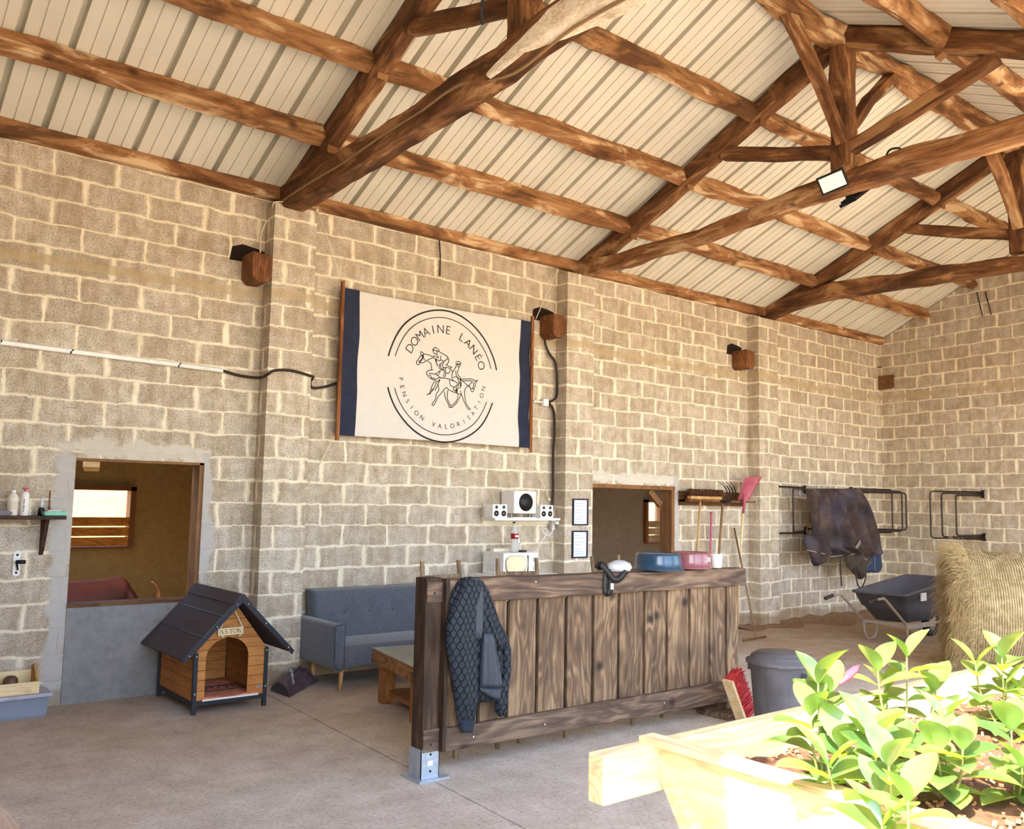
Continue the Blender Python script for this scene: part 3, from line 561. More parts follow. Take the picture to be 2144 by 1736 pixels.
p = onX(1797, 412, 7.80); flood(p, (.55, -.2, -.8), 'black floodlight seen from behind under the middle tie beam', .36, .2, 80)
m = MB(); m.tube(smooth_path([onX(*c, 7.50) for c in ((1853, 332), (1862, 315), (1880, 310), (1895, 318))]), .009, 6); tag(m.build('lamp_cable', BLACKP), 'black cable arching over the middle tie beam near the floodlights', 'cable')
m = MB(); m.tube(smooth_path([onX(*c, 3.47) for c in ((1012, -20), (1010, 12), (1008, 30), (1011, 52))]), [.012]*18+[.003], 6); tag(m.build('hanging_strap', plain('dark_strap', col(60, 62, 66), .9)), 'dark frayed strap hanging from the nearest truss', 'strap')
# ================================================================ shelf by the left opening
DKW = wood('dark_shelf', (col(38, 24, 20), col(66, 44, 36), col(92, 66, 52)), 'x', scale=1.5)
t = thing('wall_shelf', 'dark brown wooden shelf holding bottles left of the stable opening', 'shelf', (1.3, -.12, 1.52)); zt = 1.528
m = MB(); m.box((.75, -.25, zt-.028), (1.755, -.002, zt)); m.build('board', DKW, t, bevel=.003)
for x in (.9, 1.62):
    m = MB(); m.prism([(-.002, zt-.028), (-.17, zt-.028), (-.05, zt-.27), (-.002, zt-.32)], lambda a, b, q: (x+q, a, b), 0, .03); fix(m.build('bracket', DKW, t))
def onshelf(px, y=-.17): return onY(px, 1076, y).x
x = onshelf(25); t = thing('liquid_bottle', 'translucent white bottle with a screw cap standing on the dark shelf', 'bottle', (x, -.17, zt))
m = MB(); m.lathe([(.035, 0), (.04, .008), (.04, .13), (.034, .155), (.016, .172), (.016, .178)], (x, -.17, zt), 24); m.build('body', plain('milky_plastic', col(226, 218, 204), .4), t)
m = MB(); m.lathe([(.018, .175), (.018, .2), (.0, .2)], (x, -.17, zt), 20); m.build('cap', WHITE, t)
m = MB()
for k in range(5): m.box((x-.026, -.213, zt+.05+k*.014), (x+.026, -.2085, zt+.055+k*.014))
m.build('printed_lines', plain('pale_print', col(196, 176, 150), .6), t)
x = onshelf(49); t = thing('pump_bottle', 'slim white bottle with a pink pump top on the dark shelf', 'bottle', (x, -.19, zt))
m = MB(); m.lathe([(.026, 0), (.03, .006), (.03, .165), (.022, .185), (.012, .19), (.0, .19)], (x, -.19, zt), 24); m.build('body', WHITE, t)
m = MB(); m.cyl((x, -.19, zt+.19), (x, -.19, zt+.212), .009, 12); m.tube([(x-.026, -.19, zt+.213), (x+.024, -.19, zt+.216)], .006, 8); m.build('pump', plain('pink_plastic', col(206, 90, 110), .5), t)
m = MB()
for k in range(6): m.box((x-.014+(k % 2)*.003, -.2225, zt+.03+k*.017), (x-.009+(k % 3)*.002, -.217, zt+.043+k*.017))
m.build('printed_text', plain('grey_print', col(96, 92, 100), .6), t)
x = onshelf(86, -.12); t = thing('spray_bottle', 'small dark bottle with a clear nozzle cap on the dark shelf', 'bottle', (x, -.12, zt))
m = MB(); m.lathe([(.024, 0), (.024, .05), (.014, .065), (0, .065)], (x, -.12, zt), 18); m.build('body', BLACKP, t)
m = MB(); m.lathe([(.016, .065), (.014, .1), (.007, .115), (.007, .15), (0, .15)], (x, -.12, zt), 16); m.build('nozzle', plain('clear_grey', col(206, 210, 220), .3), t)
m = MB(); p = onshelf(103, -.06); m.tube([(p, -.06, zt), (p, -.05, zt+.06), (p, -.045, zt+.085), (p+.002, -.03, zt+.2)], [.008, .01, .006, .005], 10); tag(m.build('paint_brush', plain('brown_lacquer', col(120, 74, 44), .5)), 'thin brown stick standing behind the green packet on the shelf', 'stick')
x0, x1 = onshelf(90, -.2), onshelf(140, -.2); t = thing('wipes_packet', 'flat mint green packet of wipes lying on the dark shelf', 'packet', ((x0+x1)/2, -.2, zt))
m = MB(); m.box((x0, -.235, zt), (x1, -.13, zt+.036)); m.build('packet', plain('mint_film', col(130, 196, 172), .35), t, bevel=.012)
m = MB(); m.box((x0+.03, -.2, zt+.036), (x1-.04, -.15, zt+.044)); m.build('flap', WHITE, t, bevel=.003)
x = onshelf(0); m = MB(); m.prism([(-.14, 0), (.075, 0), (.1, .02), (.06, .045), (-.14, .045)], lambda a, b, q: (x-.02+a, q, zt+b), -.24, -.13); tag(fix(m.build('grey_case', plain('grey_case', col(108, 104, 116), .5), bevel=.006)), 'flat grey case at the left end of the dark shelf', 'case')
p = onY(35, 1180, -.01); t = thing('latch_plate', 'white metal plate with a black turn lever, screwed to the wall under the shelf', 'latch', p)
m = MB(); zz = [(-.026, -.085), (-.016, -.098), (.016, -.098), (.026, -.085), (.026, .085), (.016, .098), (-.016, .098), (-.026, .085)]; m.prism(zz, lambda a, b, q: (p.x+a, q, p.z+b), -.012, .0); fix(m.build('plate', WHITE, t))
m = MB(); m.cyl((p.x, -.012, p.z+.01), (p.x, -.05, p.z+.01), .011, 10); m.tube([(p.x-.01, -.05, p.z+.014), (p.x+.02, -.07, p.z+.016), (p.x+.05, -.07, p.z+.014)], .016, 10); m.tube([(p.x, -.02, p.z), (p.x+.004, -.045, p.z-.05)], .008, 8); m.build('lever', BLACKP, t)
for dz in (-.072, .068): m = MB(); m.lathe([(0, 0), (.009, 0), (.009, .003), (0, .004)], (p.x, -.013, p.z+dz), 10, Matrix.Rotation(R(90), 4, 'X')); m.build('screw', BLACKM, t)
# ================================================================ storage tub and crate in the left corner
t = thing('storage_box', 'translucent grey plastic storage box with papers inside, on the floor at the left wall', 'storage box', (1.45, -.33, 0))
TUB = plain('milky_tub', col(168, 172, 190), .35); m = MB(); x0, x1, y0, y1 = .95, 1.70, -.56, -.10
xx = [(x0+.03, y0+.03, x1-.03, y1-.03, 0), (x0+.01, y0+.01, x1-.01, y1-.01, .15)]
vs = []
for (a, b, c, d, z) in [(.98, -.34, 1.68, -.12, 0), (.965, -.355, 1.695, -.10, .165)]: vs += [(a, b, z), (c, b, z), (c, d, z), (a, d, z)]
m.add(vs, [(0, 3, 2, 1), (0, 1, 5, 4), (1, 2, 6, 5), (2, 3, 7, 6), (3, 0, 4, 7)]); g = NT('tub_plastic'); g.P(col(186, 192, 212), .25); g.b.inputs['Transmission Weight'].default_value = .55; m.build('tub', g.m, t)
m = MB(); m.box((.94, -.375, .15), (1.715, -.08, .18)); m.build('lid', plain('lid_plastic', col(176, 172, 188), .4), t, bevel=.008)
for k, (a, b, c) in enumerate(((1.0, 1.22, col(150, 110, 130)), (1.24, 1.42, col(110, 120, 150)), (1.44, 1.66, col(90, 96, 116)))):
    m = MB(); m.box((a, -.32, .01), (b, -.14, .09+.02*k)); m.build('packet_inside', plain('packet_%d' % k, c), t)
m = MB(); m.box((1.25, -.333, .02), (1.64, -.331, .075)); m.build('paper_label', plain('pale_paper', col(190, 204, 214)), t)
t = thing('wooden_crate', 'pale pine crate with a raised end, sitting on the plastic storage box', 'crate', (1.35, -.24, .18))
m = MB(); m.box((.95, -.345, .182), (1.62, -.333, .27)); m.build('front_board', PINE, t)
m = MB(); m.box((.95, -.13, .182), (1.62, -.118, .33)); m.build('back_board', PINE, t)
m = MB(); m.prism([(-.331, .182), (-.12, .182), (-.12, .36), (-.2, .385), (-.331, .27)], lambda a, b, q: (1.6+q, a, b), 0, .018); fix(m.build('end_board', STICK, t))
m = MB(); m.box((.95, -.331, .182), (1.6, -.13, .19)); m.build('bottom_board', PINE, t)
x = onY(22, 1425, -.24).x; m = MB(); m.lathe([(.0, 0), (.045, 0), (.055, .05), (.05, .1), (.03, .12), (0, .125)], (x, -.24, .19), 20); tag(m.build('brown_jar', plain('brown_jar', col(92, 62, 48), .5)), 'round brown jar peeking out of the pine crate', 'jar')
# ================================================================ pony in the stable
t = thing('pony', 'chestnut pony seen from behind over the stable half door', 'horse', (2.2, 1.35, 0))
sk = [((2.86, 1.35, .66), .20, None), ((2.66, 1.35, .69), .235, 0), ((2.3, 1.35, .64), .235, 1), ((1.95, 1.35, .66), .225, 2), ((1.68, 1.35, .76), .16, 3), ((1.42, 1.35, 1.0), .11, 4), ((1.28, 1.35, 1.12), .095, 5), ((1.1, 1.35, .98), .075, 6), ((.98, 1.35, .86), .05, 7)]
for sx, top, off in ((2.78, 0, .13), (2.78, 0, -.13)):
    k = len(sk); sk += [((sx, 1.35+off, .52), .12, 0), ((sx-.05, 1.35+off, .40), .075, k), ((sx+.06, 1.35+off, .27), .045, k+1), ((sx+.02, 1.35+off, .08), .035, k+2), ((sx, 1.35+off, .02), .045, k+3)]
for off in (.11, -.11):
    k = len(sk); sk += [((1.9, 1.35+off, .5), .09, 3), ((1.9, 1.35+off, .32), .05, k), ((1.91, 1.35+off, .08), .033, k+1), ((1.89, 1.35+off, .02), .045, k+2)]
me = bpy.data.meshes.new('body'); me.from_pydata([Vector(p)-Vector((2.2, 1.35, 0)) for p, r, q in sk], [(i, q) for i, (p, r, q) in enumerate(sk) if q is not None], [])
b = bpy.data.objects.new('body', me); C.objects.link(b); b.parent = t; md = b.modifiers.new('skin', 'SKIN'); me.skin_vertices[0].data[0].use_root = True
for i, (p, r, q) in enumerate(sk): me.skin_vertices[0].data[i].radius = (r, r)
md.use_smooth_shade = True; sb = b.modifiers.new('sub', 'SUBSURF'); sb.levels = sb.render_levels = 2; me.materials.append(plain('chestnut_coat', col(92, 40, 24), .6, var=.3, scale=5))
m = MB(); r2 = random.Random(3)
for k in range(60):
    a = r2.uniform(-.05, .05); m.tube(smooth_path([(2.93, 1.30+a*.3, .84), (2.99, 1.28+a*.7-.02, .74), (3.0+r2.uniform(-.03, .02), 1.26+a, .45), (2.99+r2.uniform(-.03, .03), 1.26+a, .18)], 4), .006, 4)
m.build('tail', plain('flaxen_hair', col(170, 104, 56), .8), t)
m = MB()
for k in range(50): u = k/50; m.tube([(1.75-.42*u, 1.35, .95+.28*u), (1.76-.42*u, 1.26, .88+.25*u), (1.78-.42*u, 1.22, .78+.25*u)], .008, 4)
m.build('mane', plain('dark_mane', col(80, 40, 26), .8), t)
# ================================================================ dog house
t = thing('dog_house', 'orange-brown wooden dog house with a dark felt gable roof and black posts', 'dog house', (2.88, -.5, 0))
FELT = plain('roof_felt', col(74, 66, 68), .95, var=.14, scale=60, bump=.3); BLK = plain('black_paint', col(42, 44, 52), .5)
X0, X1, Y0, Y1, ZB = 2.60, 3.19, -.93, -.10, .10; AP = .86; XM = (X0+X1)/2
arch = [(2.685, ZB+.005), (2.685, .42)]+[(2.86-.175*math.cos(R(a)), .42+.155*math.sin(R(a))) for a in range(15, 180, 15)]+[(3.035, .42), (3.035, ZB+.005)]
bands = [ZB+.078*k for k in range(11)]
def gable(z): return (X0 if z < .47 else X0+(z-.47)/(AP-.47)*(XM-X0))
def archx(z, sgn):
    if z <= .42: return XM-.02+sgn*.175 if False else (2.86+sgn*.175)
    if z >= .575: return None
    return 2.86+sgn*.175*math.sqrt(max(0, 1-((z-.42)/.155)**2))
def fpanel(m, y, th, hole):
    for k in range(10):
        za, zb = bands[k]+.002, min(bands[k+1]-.002, AP-.002)
        if za > AP-.01: break
        seg = 6
        for j in range(seg):
            a, b = za+(zb-za)*j/seg, za+(zb-za)*(j+1)/seg
            la, lb = gable(a), gable(b); ra, rb = 2*XM-la, 2*XM-lb; ha, hb = (archx(a, -1), archx(b, -1)) if hole else (None, None)
            if ha and not hb: hb = 2.86
            if ha:
                ra2, rb2 = archx(a, 1), archx(b, 1) or 2.86
                m.prism([(la, a), (ha, a), (hb, b), (lb, b)], lambda p, q, s: (p, y+s, q), 0, th); m.prism([(ra2, a), (ra, a), (rb, b), (rb2, b)], lambda p, q, s: (p, y+s, q), 0, th)
            else: m.prism([(la, a), (ra, a), (rb, b), (lb, b)], lambda p, q, s: (p, y+s, q), 0, th)
    return m
m = MB(); fpanel(m, Y0, .014, True); fix(m.build('front_panel', KENX, t)); m = MB(); fpanel(m, Y1-.014, .014, False); fix(m.build('back_panel', KENX, t))
for x in (X0, X1-.014):
    m = MB()
    for k in range(5): m.box((x, Y0+.014, bands[k]+.002), (x+.014, Y1-.014, min(bands[k+1]-.002, .485)))
    m.build('side_panel', KENY, t)
m = MB(); m.box((X0, Y0, ZB-.02), (X1, Y1, ZB)); m.build('floor_board', KENX, t)
for x, y in ((X0-.012, Y0-.012), (X1-.02, Y0-.012), (X0-.012, Y1-.02), (X1-.02, Y1-.02)): m = MB(); m.box((x, y, 0), (x+.032, y+.032, .475)); m.build('corner_post', BLK, t, bevel=.002)
m = MB(); m.box((X0+.02, Y0-.01, ZB-.035), (X1-.02, Y0+.012, ZB+.004)); m.box((X0-.006, Y0+.02, ZB-.035), (X0+.01, Y1, ZB-.003)); m.build('base_rail', BLK, t)
for sg in (-1, 1):
    ex = XM+sg*.45; m = MB(); m.prism([(XM, AP+.06), (ex, .455), (ex-sg*.012, .44), (XM, AP+.035)], lambda a, b, q: (a, q, b), -1.09, -.05); fix(m.build('roof_panel', FELT, t))
    m = MB(); m.prism([(XM, AP+.068), (ex+sg*.008, .457), (ex-sg*.008, .425), (XM, AP+.01)], lambda a, b, q: (a, q, b), -1.105, -1.085); o = fix(m.build('roof_edge', BLK, t))
    for f in (.1, .45, .9):
        c = Vector((XM+(ex-XM)*f, -1.108, AP+.04+(.44-AP-.04)*f)); m = MB(); m.lathe([(0, 0), (.006, 0), (.005, .003), (0, .004)], c, 8, Matrix.Rotation(R(90), 4, 'X')); m.build('screw', SCREW, o)
    for f in (.33, .66):
        c = (XM+(ex-XM)*f, AP+.062+(.457-AP-.062)*f); m = MB(); m.box((-.004, -1.085, -.001), (.004, -.052, .003), Matrix.Translation((c[0], 0, c[1])) @ Matrix.Rotation(sg*R(42), 4, 'Y')); m.build('felt_seam', BLK, t)
m = MB(); m.prism([(XM-.075, AP+.0), (XM-.012, AP+.075), (XM+.012, AP+.075), (XM+.075, AP+.0), (XM+.07, AP-.012), (XM, AP+.062), (XM-.07, AP-.012)], lambda a, b, q: (a, q, b), -1.10, -.04); fix(m.build('ridge_cap', FELT, t))
for x, z in ((X0+.004, .45), (X1-.004, .45), (X0+.004, .16), (X1-.004, .16)): m = MB(); m.lathe([(0, 0), (.008, 0), (.006, .004), (0, .005)], (x, Y0-.013, z), 10, Matrix.Rotation(R(90), 4, 'X')); m.build('screw', SCREW, t)
m = MB(); m.box((3.115, Y0-.003, .155), (3.165, Y0, .172)); m.build('maker_plate', SCREW, t)
m = MB(); m.box((3.12, Y0-.0036, .161), (3.16, Y0-.0028, .166)); m.build('plate_print', BLACKP, t)
m = MB(); m.grid(lambda u, v: (2.66+.46*u, Y0-.03+.72*v, ZB+.018+.006*math.sin(u*9+v*4)), 14, 14, lambda u, v: (2.66+.46*u, Y0-.03+.72*v, ZB+.001)); o = fix(m.build('door_mat', plain('pink_mat', col(222, 140, 110), .95, var=.3, scale=18, bump=.4)))
tag(o, 'worn pink mat with black letters lying in the dog house doorway', 'mat')
m = MB(); m.box((2.66, Y0-.034, ZB+.002), (3.12, Y0-.028, ZB+.016)); m.build('white_edge', WHITE, o)
m = MB()
for k, ch in enumerate('HOME'):
    vs, fs = glyph(ch); m.add([(2.83+k*.12+p.x*.13, -.68+p.y*.13, ZB+.03) for p in vs], fs)
for a, b in (((2.74, -.74), (3.25, -.728)), ((2.74, -.56), (3.25, -.548))): m.box((a[0], a[1], ZB+.027), (min(b[0], 3.11), b[1], ZB+.029))
m.box((2.74, -.74, ZB+.027), (2.752, -.55, ZB+.029)); m.build('letters', INK, o)
t = thing('name_sign', 'small wooden sign reading ASTON hanging on the dog house gable', 'sign', (2.86, Y0, .66))
M = Matrix.Translation((2.865, Y0-.022, .628)) @ Matrix.Rotation(R(-1), 4, 'Y'); m = MB(); m.box((-.105, -.009, -.03), (.105, .009, .03), M); m.build('sign_board', plain('sign_wood', col(222, 196, 150), .7), t, bevel=.002)
m = MB(); x = -.075
for ch in 'AST N':
    if ch != ' ':
        vs, fs = glyph(ch, -.01); m.add([M @ Vector((x+p.x*.05, -.0102, -.016+p.y*.05)) for p in vs], fs)
    else:
        hp = [(x+.021*(16*math.sin(a)**3)/16, .002+.017*(13*math.cos(a)-5*math.cos(2*a)-2*math.cos(3*a)-math.cos(4*a))/16) for a in [2*math.pi*k/28 for k in range(29)]]
        for i in range(28):
            a, b = hp[i], hp[i+1]; m.tube([M @ Vector((a[0], -.0102, a[1])), M @ Vector((b[0], -.0102, b[1]))], .0013, 4)
    x += .037
m.build('burnt_letters', INK, t)
m = MB()
for sg in (-1, 1): m.tube(smooth_path([(2.868+sg*.083, Y0-.033, .6), (2.866+sg*.085, Y0-.034, .665), (2.87+sg*.04, Y0-.03, .75), (2.872, Y0-.05, .80)]), .0045, 6); m.tube([(2.868+sg*.083, Y0-.033, .6), (2.868+sg*.06, Y0-.04, .585)], .005, 6)
m.build('cord', ROPE, t)
# feed bag
t = thing('feed_bag', 'crumpled purple plastic bag lying between dog house and sofa', 'bag', (3.6, -.42, 0))
PURP = plain('purple_film', col(84, 70, 88), .35, var=.35, scale=7); rows_ = [(1403, 612, 632), (1410, 600, 660), (1425, 588, 672), (1440, 575, 668), (1450, 570, 640), (1458, 574, 606)]
def bagf(u, v):
    a = onZ(*[(571, 1448), (606, 1458)][0], 0) ; P0, P1, P2, P3 = onZ(566, 1446), onZ(606, 1461), onZ(670, 1425), onZ(632, 1412)
    b = P0.lerp(P1, u).lerp(P3.lerp(P2, u), v); h = .15*math.sin(math.pi*min(1, u*1.0))**.6*math.sin(math.pi*(.14+.86*v))**.55*min(1, (1-v)*9+.01)+.035*noise.noise(Vector((u*7, v*7, 1)))*math.sin(math.pi*v)
    return b+Vector((0, 0, max(.004, h)))
for nm, v0, v1, mt in (('printed_panel', 0, .47, plain('dark_purple_film', col(78, 66, 74), .4, var=.2, scale=7)), ('bag_body', .47, 1, plain('purple_film', col(112, 94, 122), .3, var=.4, scale=9))):
    m = MB(); m.grid(lambda u, v: bagf(u, v0+(v1-v0)*v), 16, 10, lambda u, v: Vector((bagf(u, v0+(v1-v0)*v).x, bagf(u, v0+(v1-v0)*v).y, .001)), smooth=False); fix(m.build(nm, mt, t))
m = MB(); r2 = random.Random(8); oo = Vector((-.006, -.012, .010))
for k in range(13):
    u0, v0 = .86-.045*k, .10+.018*k; p = bagf(u0, v0+.06)+oo; q = bagf(u0+r2.uniform(-.01, .01), v0+.12)+oo; s2 = bagf(u0-.03, v0+r2.uniform(.06, .12))+oo; m.tube([p, q, s2], .003, 4)
m.build('white_lettering', WHITE, t)
# ================================================================ sofa
t = thing('sofa', 'blue-grey fabric sofa with buttoned back and tapered wooden legs', 'sofa', (4.8, -.5, 0)); s_ = NT('sofa_fabric'); v_ = s_.coord(); s_.P(s_.ramp(s_.noise(v_, 90, 3, .6).outputs[0], [(.3, col(74, 78, 86)), (.7, col(102, 107, 117))]), .95, 0, .2); s_.b.inputs['Sheen Weight'].default_value = .3; s_.bump(s_.noise(v_, 220, 2).outputs[0], .3, .002); FAB = s_.m
XL, XR2 = 3.852, 5.62; m = MB(); M = Matrix.Translation((0, -.30, .2)) @ Matrix.Rotation(R(-9), 4, 'X')
BT = [(4.28+k*.27, z) for k in range(5) for z in (.62,)]
def bk(u, v):
    x = XL+.09+(XR2-XL-.18)*u; z = .2+.64*v; y = -.36+.14*v; d = sum(.03*math.exp(-((x-bx)**2+(z-bz)**2)/.004) for bx, bz in BT); e = min(u, 1-u)*(XR2-XL-.18); f = min(1, e/.05, (1-v)*.64/.05); f = math.sqrt(max(0, 1-(1-f)**2))
    return (x, y+.07*(1-f)+d, z)
m.grid(bk, 90, 36, lambda u, v: (XL+.09+(XR2-XL-.18)*u, -.16+.10*v, .2+.64*v)); fix(m.build('backrest', FAB, t))
for bx, bz in BT[:5]: m = MB(); m.lathe([(0, 0), (.014, 0), (.01, .008), (0, .01)], (bx, -.36+.14*((bz-.2)/.64)+.028, bz), 12, Matrix.Rotation(R(90), 4, 'X')); m.build('button', FAB, t)
m = MB(); m.box((XL+.09, -.84, .2), (XR2-.09, -.25, .40)); m.build('seat', FAB, t, bevel=.045)
for x0 in (XL, XR2-.1):
    pr = [(0, .30), (0, .57), (.012, .59), (.09, .60), (.1, .58), (.1, .22), (.07, .19), (.035, .20), (.01, .24)]; m = MB(); m.prism(pr, lambda a, b, q: ((x0+a if x0 == XL else x0+.1-a), q, b), -.86, -.12); o = fix(m.build('armrest', FAB, t, bevel=.02))
    m = MB(); m.tube([(x0+.003 if x0 == XL else x0+.097, -.862, .30)]+[((x0+a if x0 == XL else x0+.1-a), -.862, b) for a, b in pr[1:]], .004, 6); m.build('piping', plain('piping', col(66, 72, 86), .8), o)
for x, y in ((XL+.13, -.76), (XR2-.13, -.76), (XL+.13, -.22), (XR2-.13, -.22)): m = MB(); m.tube([(x, y, .2), (x+(.02 if x < 4.5 else -.02)*-1, y-.02, 0)], .024, 14, .014); m.build('leg', STICK, t)
# ================================================================ coffee table
t = thing('coffee_table', 'low rough wooden table with a glass sheet on top, in front of the sofa', 'table', (4.3, -1.6, 0))
M = Matrix.Translation((3.99, -1.27, 0)) @ Matrix.Rotation(R(-11.5), 4, 'Z')
m = MB()
for k in range(7): m.box((.004+.135*k, -.95, .40), (.131+.135*k, 0, .44), M)
m.box((0, -.95, .33), (.945, -.91, .40), M); m.box((0, -.04, .33), (.945, 0, .40), M); m.box((0, -.95, .33), (.04, 0, .4), M); m.box((.905, -.95, .33), (.945, 0, .4), M); m.build('tabletop', wood('table_planks', (col(104, 66, 40), col(150, 108, 70), col(180, 140, 98)), 'y', scale=1.3, stretch=8), t)
m = MB(); m.box((.0, -.95, .441), (.945, 0, .448), M); g = NT('greenish_glass'); g.P(col(196, 206, 190), .12); g.b.inputs['Alpha'].default_value = .55; m.build('glass_sheet', g.m, t)
for x, y in ((.05, -.16), (.05, -.9), (.78, -.16), (.78, -.9)): m = MB(); m.box((x, y, 0), (x+.11, y+.11, .33), M); m.build('leg', TABW, t)
m = MB(); m.box((.1, -.85, .08), (.85, -.1, .11), M); m.build('lower_shelf', TABW, t)
# ================================================================ wooden counter
YC = -3.35; t = thing('counter', 'dark stained wooden plank counter with heavy top rail and steel post foot', 'counter', (4.7, YC, 0))
m = MB(); m.box((3.143, YC, .16), (3.262, YC+.125, 1.222)); m.build('post', CNTD, t, bevel=.006)
m = MB(); m.box((6.085, YC+.055, 0), (6.20, YC+.16, 1.04)); m.build('post', CNTZ, t, bevel=.006)
m = MB(); m.box((5.97, YC-.13, 0), (6.22, YC+.2, .055)); m.build('footing', CNTX, t, bevel=.006)
def rail(name, xa, xb, za0, za1, zb0, zb1, y0, y1, sd, mt=CNTX):
    m = MB(); n = 26; vs = []; jj = lambda k, q: noise.noise(Vector((k*.35, q, sd)))*.006
    for k in range(n+1):
        f = k/n; x = xa+(xb-xa)*f; lo = za0+(zb0-za0)*f+jj(k, 0); hi = za1+(zb1-za1)*f+jj(k, 5)
        vs += [(x, y0, lo), (x, y0, hi), (x, y1, hi), (x, y1, lo)]
    fs = [(4*k+j, 4*k+(j+1) % 4, 4*k+4+(j+1) % 4, 4*k+4+j) for k in range(n) for j in range(4)]+[(0, 1, 2, 3), (4*n+3, 4*n+2, 4*n+1, 4*n)]
    m.add(vs, fs); return fix(m.build(name, mt, t, bevel=.008))
rail('top_rail', 3.29, 6.325, 1.062, 1.212, 1.045, 1.19, YC-.045, YC+.08, 1)
rail('bottom_rail', 3.27, 6.085, .158, .298, .12, .285, YC-.04, YC, 2)
for z0, z1 in ((1.07, 1.2), (.165, .30)): m = MB(); m.box((3.145, YC-.012, z0), (3.262, YC, z1)); m.build('end_cleat', CNTX, t, bevel=.003)
m = MB(); m.box((3.262, YC-.05, .16), (3.29, YC+.09, 1.215)); m.build('corner_batten', CNTD, t, bevel=.003)
GAPSHADE = plain('gap_shade_black', col(34, 26, 22), .9)  # black strips paint the shadow in the gaps between planks
gx = [3.29]+[onY(px, 1330, YC).x for px in (1004, 1063.6, 1125.4, 1185.4, 1241.8, 1295.5, 1348.7, 1396.4, 1443.6, 1486, 1520.3)]+[6.285]
for k in range(len(gx)-1):
    m = MB(); a, b = gx[k]+.014, gx[k+1]-.014; m.box((a, YC+.0, .20 if k < 11 else .03), (b, YC+.028, 1.13)); m.build('plank', CNTZ, t, bevel=.004)
    if k: m = MB(); m.box((gx[k]-.022, YC+.03, .16), (gx[k]+.018, YC+.05, 1.04)); m.build('gap_shade_strip', GAPSHADE, t)
m = MB(); m.box((3.135, YC-.006, .01), (3.27, YC-.001, .185)); m.box((3.135, YC-.006, .01), (3.140, YC+.13, .185)); m.box((3.265, YC-.006, .01), (3.270, YC+.13, .185)); m.box((3.10, YC-.05, 0), (3.32, YC+.17, .012)); ft = m.build('steel_foot', GALV, t); lab(ft, 'galvanised steel foot')
for z in (.05, .15): m = MB(); m.lathe([(0, 0), (.008, 0), (.006, .004), (0, .004)], (3.205, YC-.006, z), 10, Matrix.Rotation(R(90), 4, 'X')); m.build('bolt', BLACKM, ft)
m = MB(); m.box((3.185, YC-.0085, .085), (3.22, YC-.006, .112)); m.build('label_plate', WHITE, ft)
for x, z in ((3.2, 1.13), (3.2, .21), (3.5, .22), (4.1, .215), (5.3, .21), (3.42, 1.16), (4.0, 1.17)):
    m = MB(); m.lathe([(0, 0), (.007, 0), (.005, .003), (0, .003)], (x, YC-(.0125 if x < 3.3 else .046), z), 10, Matrix.Rotation(R(90), 4, 'X')); m.build('screw', SCREW if x > 3.3 else BLACKM, t)
# ---------------------------------------------------------------- jacket hung over the counter
QS = NT('quilted_navy'); v = QS.coord('Object'); sp = QS.n('SeparateXYZ'); QS.l(v, sp.inputs[0])
def wv(off, sg=1):
    x = QS.math('ADD', QS.math('MULTIPLY', sp.outputs[0], 78), off); z = QS.math('MULTIPLY', QS.math('SINE', QS.math('MULTIPLY', sp.outputs[2], 82)), 0.78*sg)
    return QS.math('ABSOLUTE', QS.math('SINE', QS.math('ADD', x, z)))
q = QS.math('MINIMUM', wv(0), wv(1.5708, -1)); qq = QS.ramp(q, [(0, grey(0)), (.35, grey(1))])
QS.P(QS.mix(qq, col(20, 22, 26), col(40, 45, 53)), .7, 0, .3); QS.bump(qq, .9, .012)
SHELL = plain('blue_shell', col(50, 56, 66), .5, var=.15); RIB = plain('ribbed_cuff', col(36, 40, 52), .95, bump=.5)
YJ = -3.405; t = thing('jacket', 'dark blue quilted jacket hanging over the left end of the counter', 'jacket', onY(1000, 1300, YJ))
m = MB(); cloth(m, [(1210, 965, 1000), (1222, 955, 1014), (1240, 945, 1022), (1265, 939, 1032), (1290, 940, 1040), (1330, 936, 1050), (1380, 938, 1055), (1430, 945, 1052), (1462, 950, 1046), (1470, 956, 1040)], YJ, .035, .012, 3, 1); fix(m.build('body', QS.m, t))
m = MB(); cloth(m, [(1208, 972, 1000), (1216, 966, 1006), (1235, 960, 1004), (1270, 944, 996), (1310, 934, 994), (1350, 933, 996), (1400, 941, 997), (1440, 948, 997), (1480, 953, 996), (1510, 957, 993)], YJ-.025, .055, .008, 2, 2); fix(m.build('sleeve', QS.m, t))
m = MB(); cloth(m, [(1506, 959, 991), (1515, 961, 990), (1525, 962, 989), (1534, 965, 988)], YJ-.03, .03, .004, 4, 2, sharp=.4); fix(m.build('cuff', RIB, t))
m = MB(); cloth(m, [(1216, 998, 1010), (1240, 996, 1022), (1270, 998, 1034), (1300, 1000, 1044), (1332, 1006, 1062), (1350, 1018, 1066), (1362, 1030, 1062)], YJ-.02, .045, .01, 3, 5); fix(m.build('shoulder', QS.m, t))
m = MB(); cloth(m, [(1210, 986, 1002), (1240, 984, 1012), (1280, 990, 1012), (1320, 993, 1010), (1338, 994, 1008)], YJ-.055, .015, .004, 2, 3); fix(m.build('collar_lining', SHELL, t))
m = MB(); cloth(m, [(1325, 1012, 1032), (1345, 1008, 1036), (1375, 1006, 1040), (1405, 1005, 1046), (1430, 1004, 1050), (1441, 1005, 1049)], YJ-.05, .035, .008, 3, 7); fix(m.build('lower_panel', SHELL, t))
m = MB(); cloth(m, [(1440, 1004, 1050), (1448, 1005, 1049), (1456, 1018, 1047), (1466, 1040, 1044)], YJ-.055, .03, .004, 9, 2); fix(m.build('hem_band', SHELL, t))
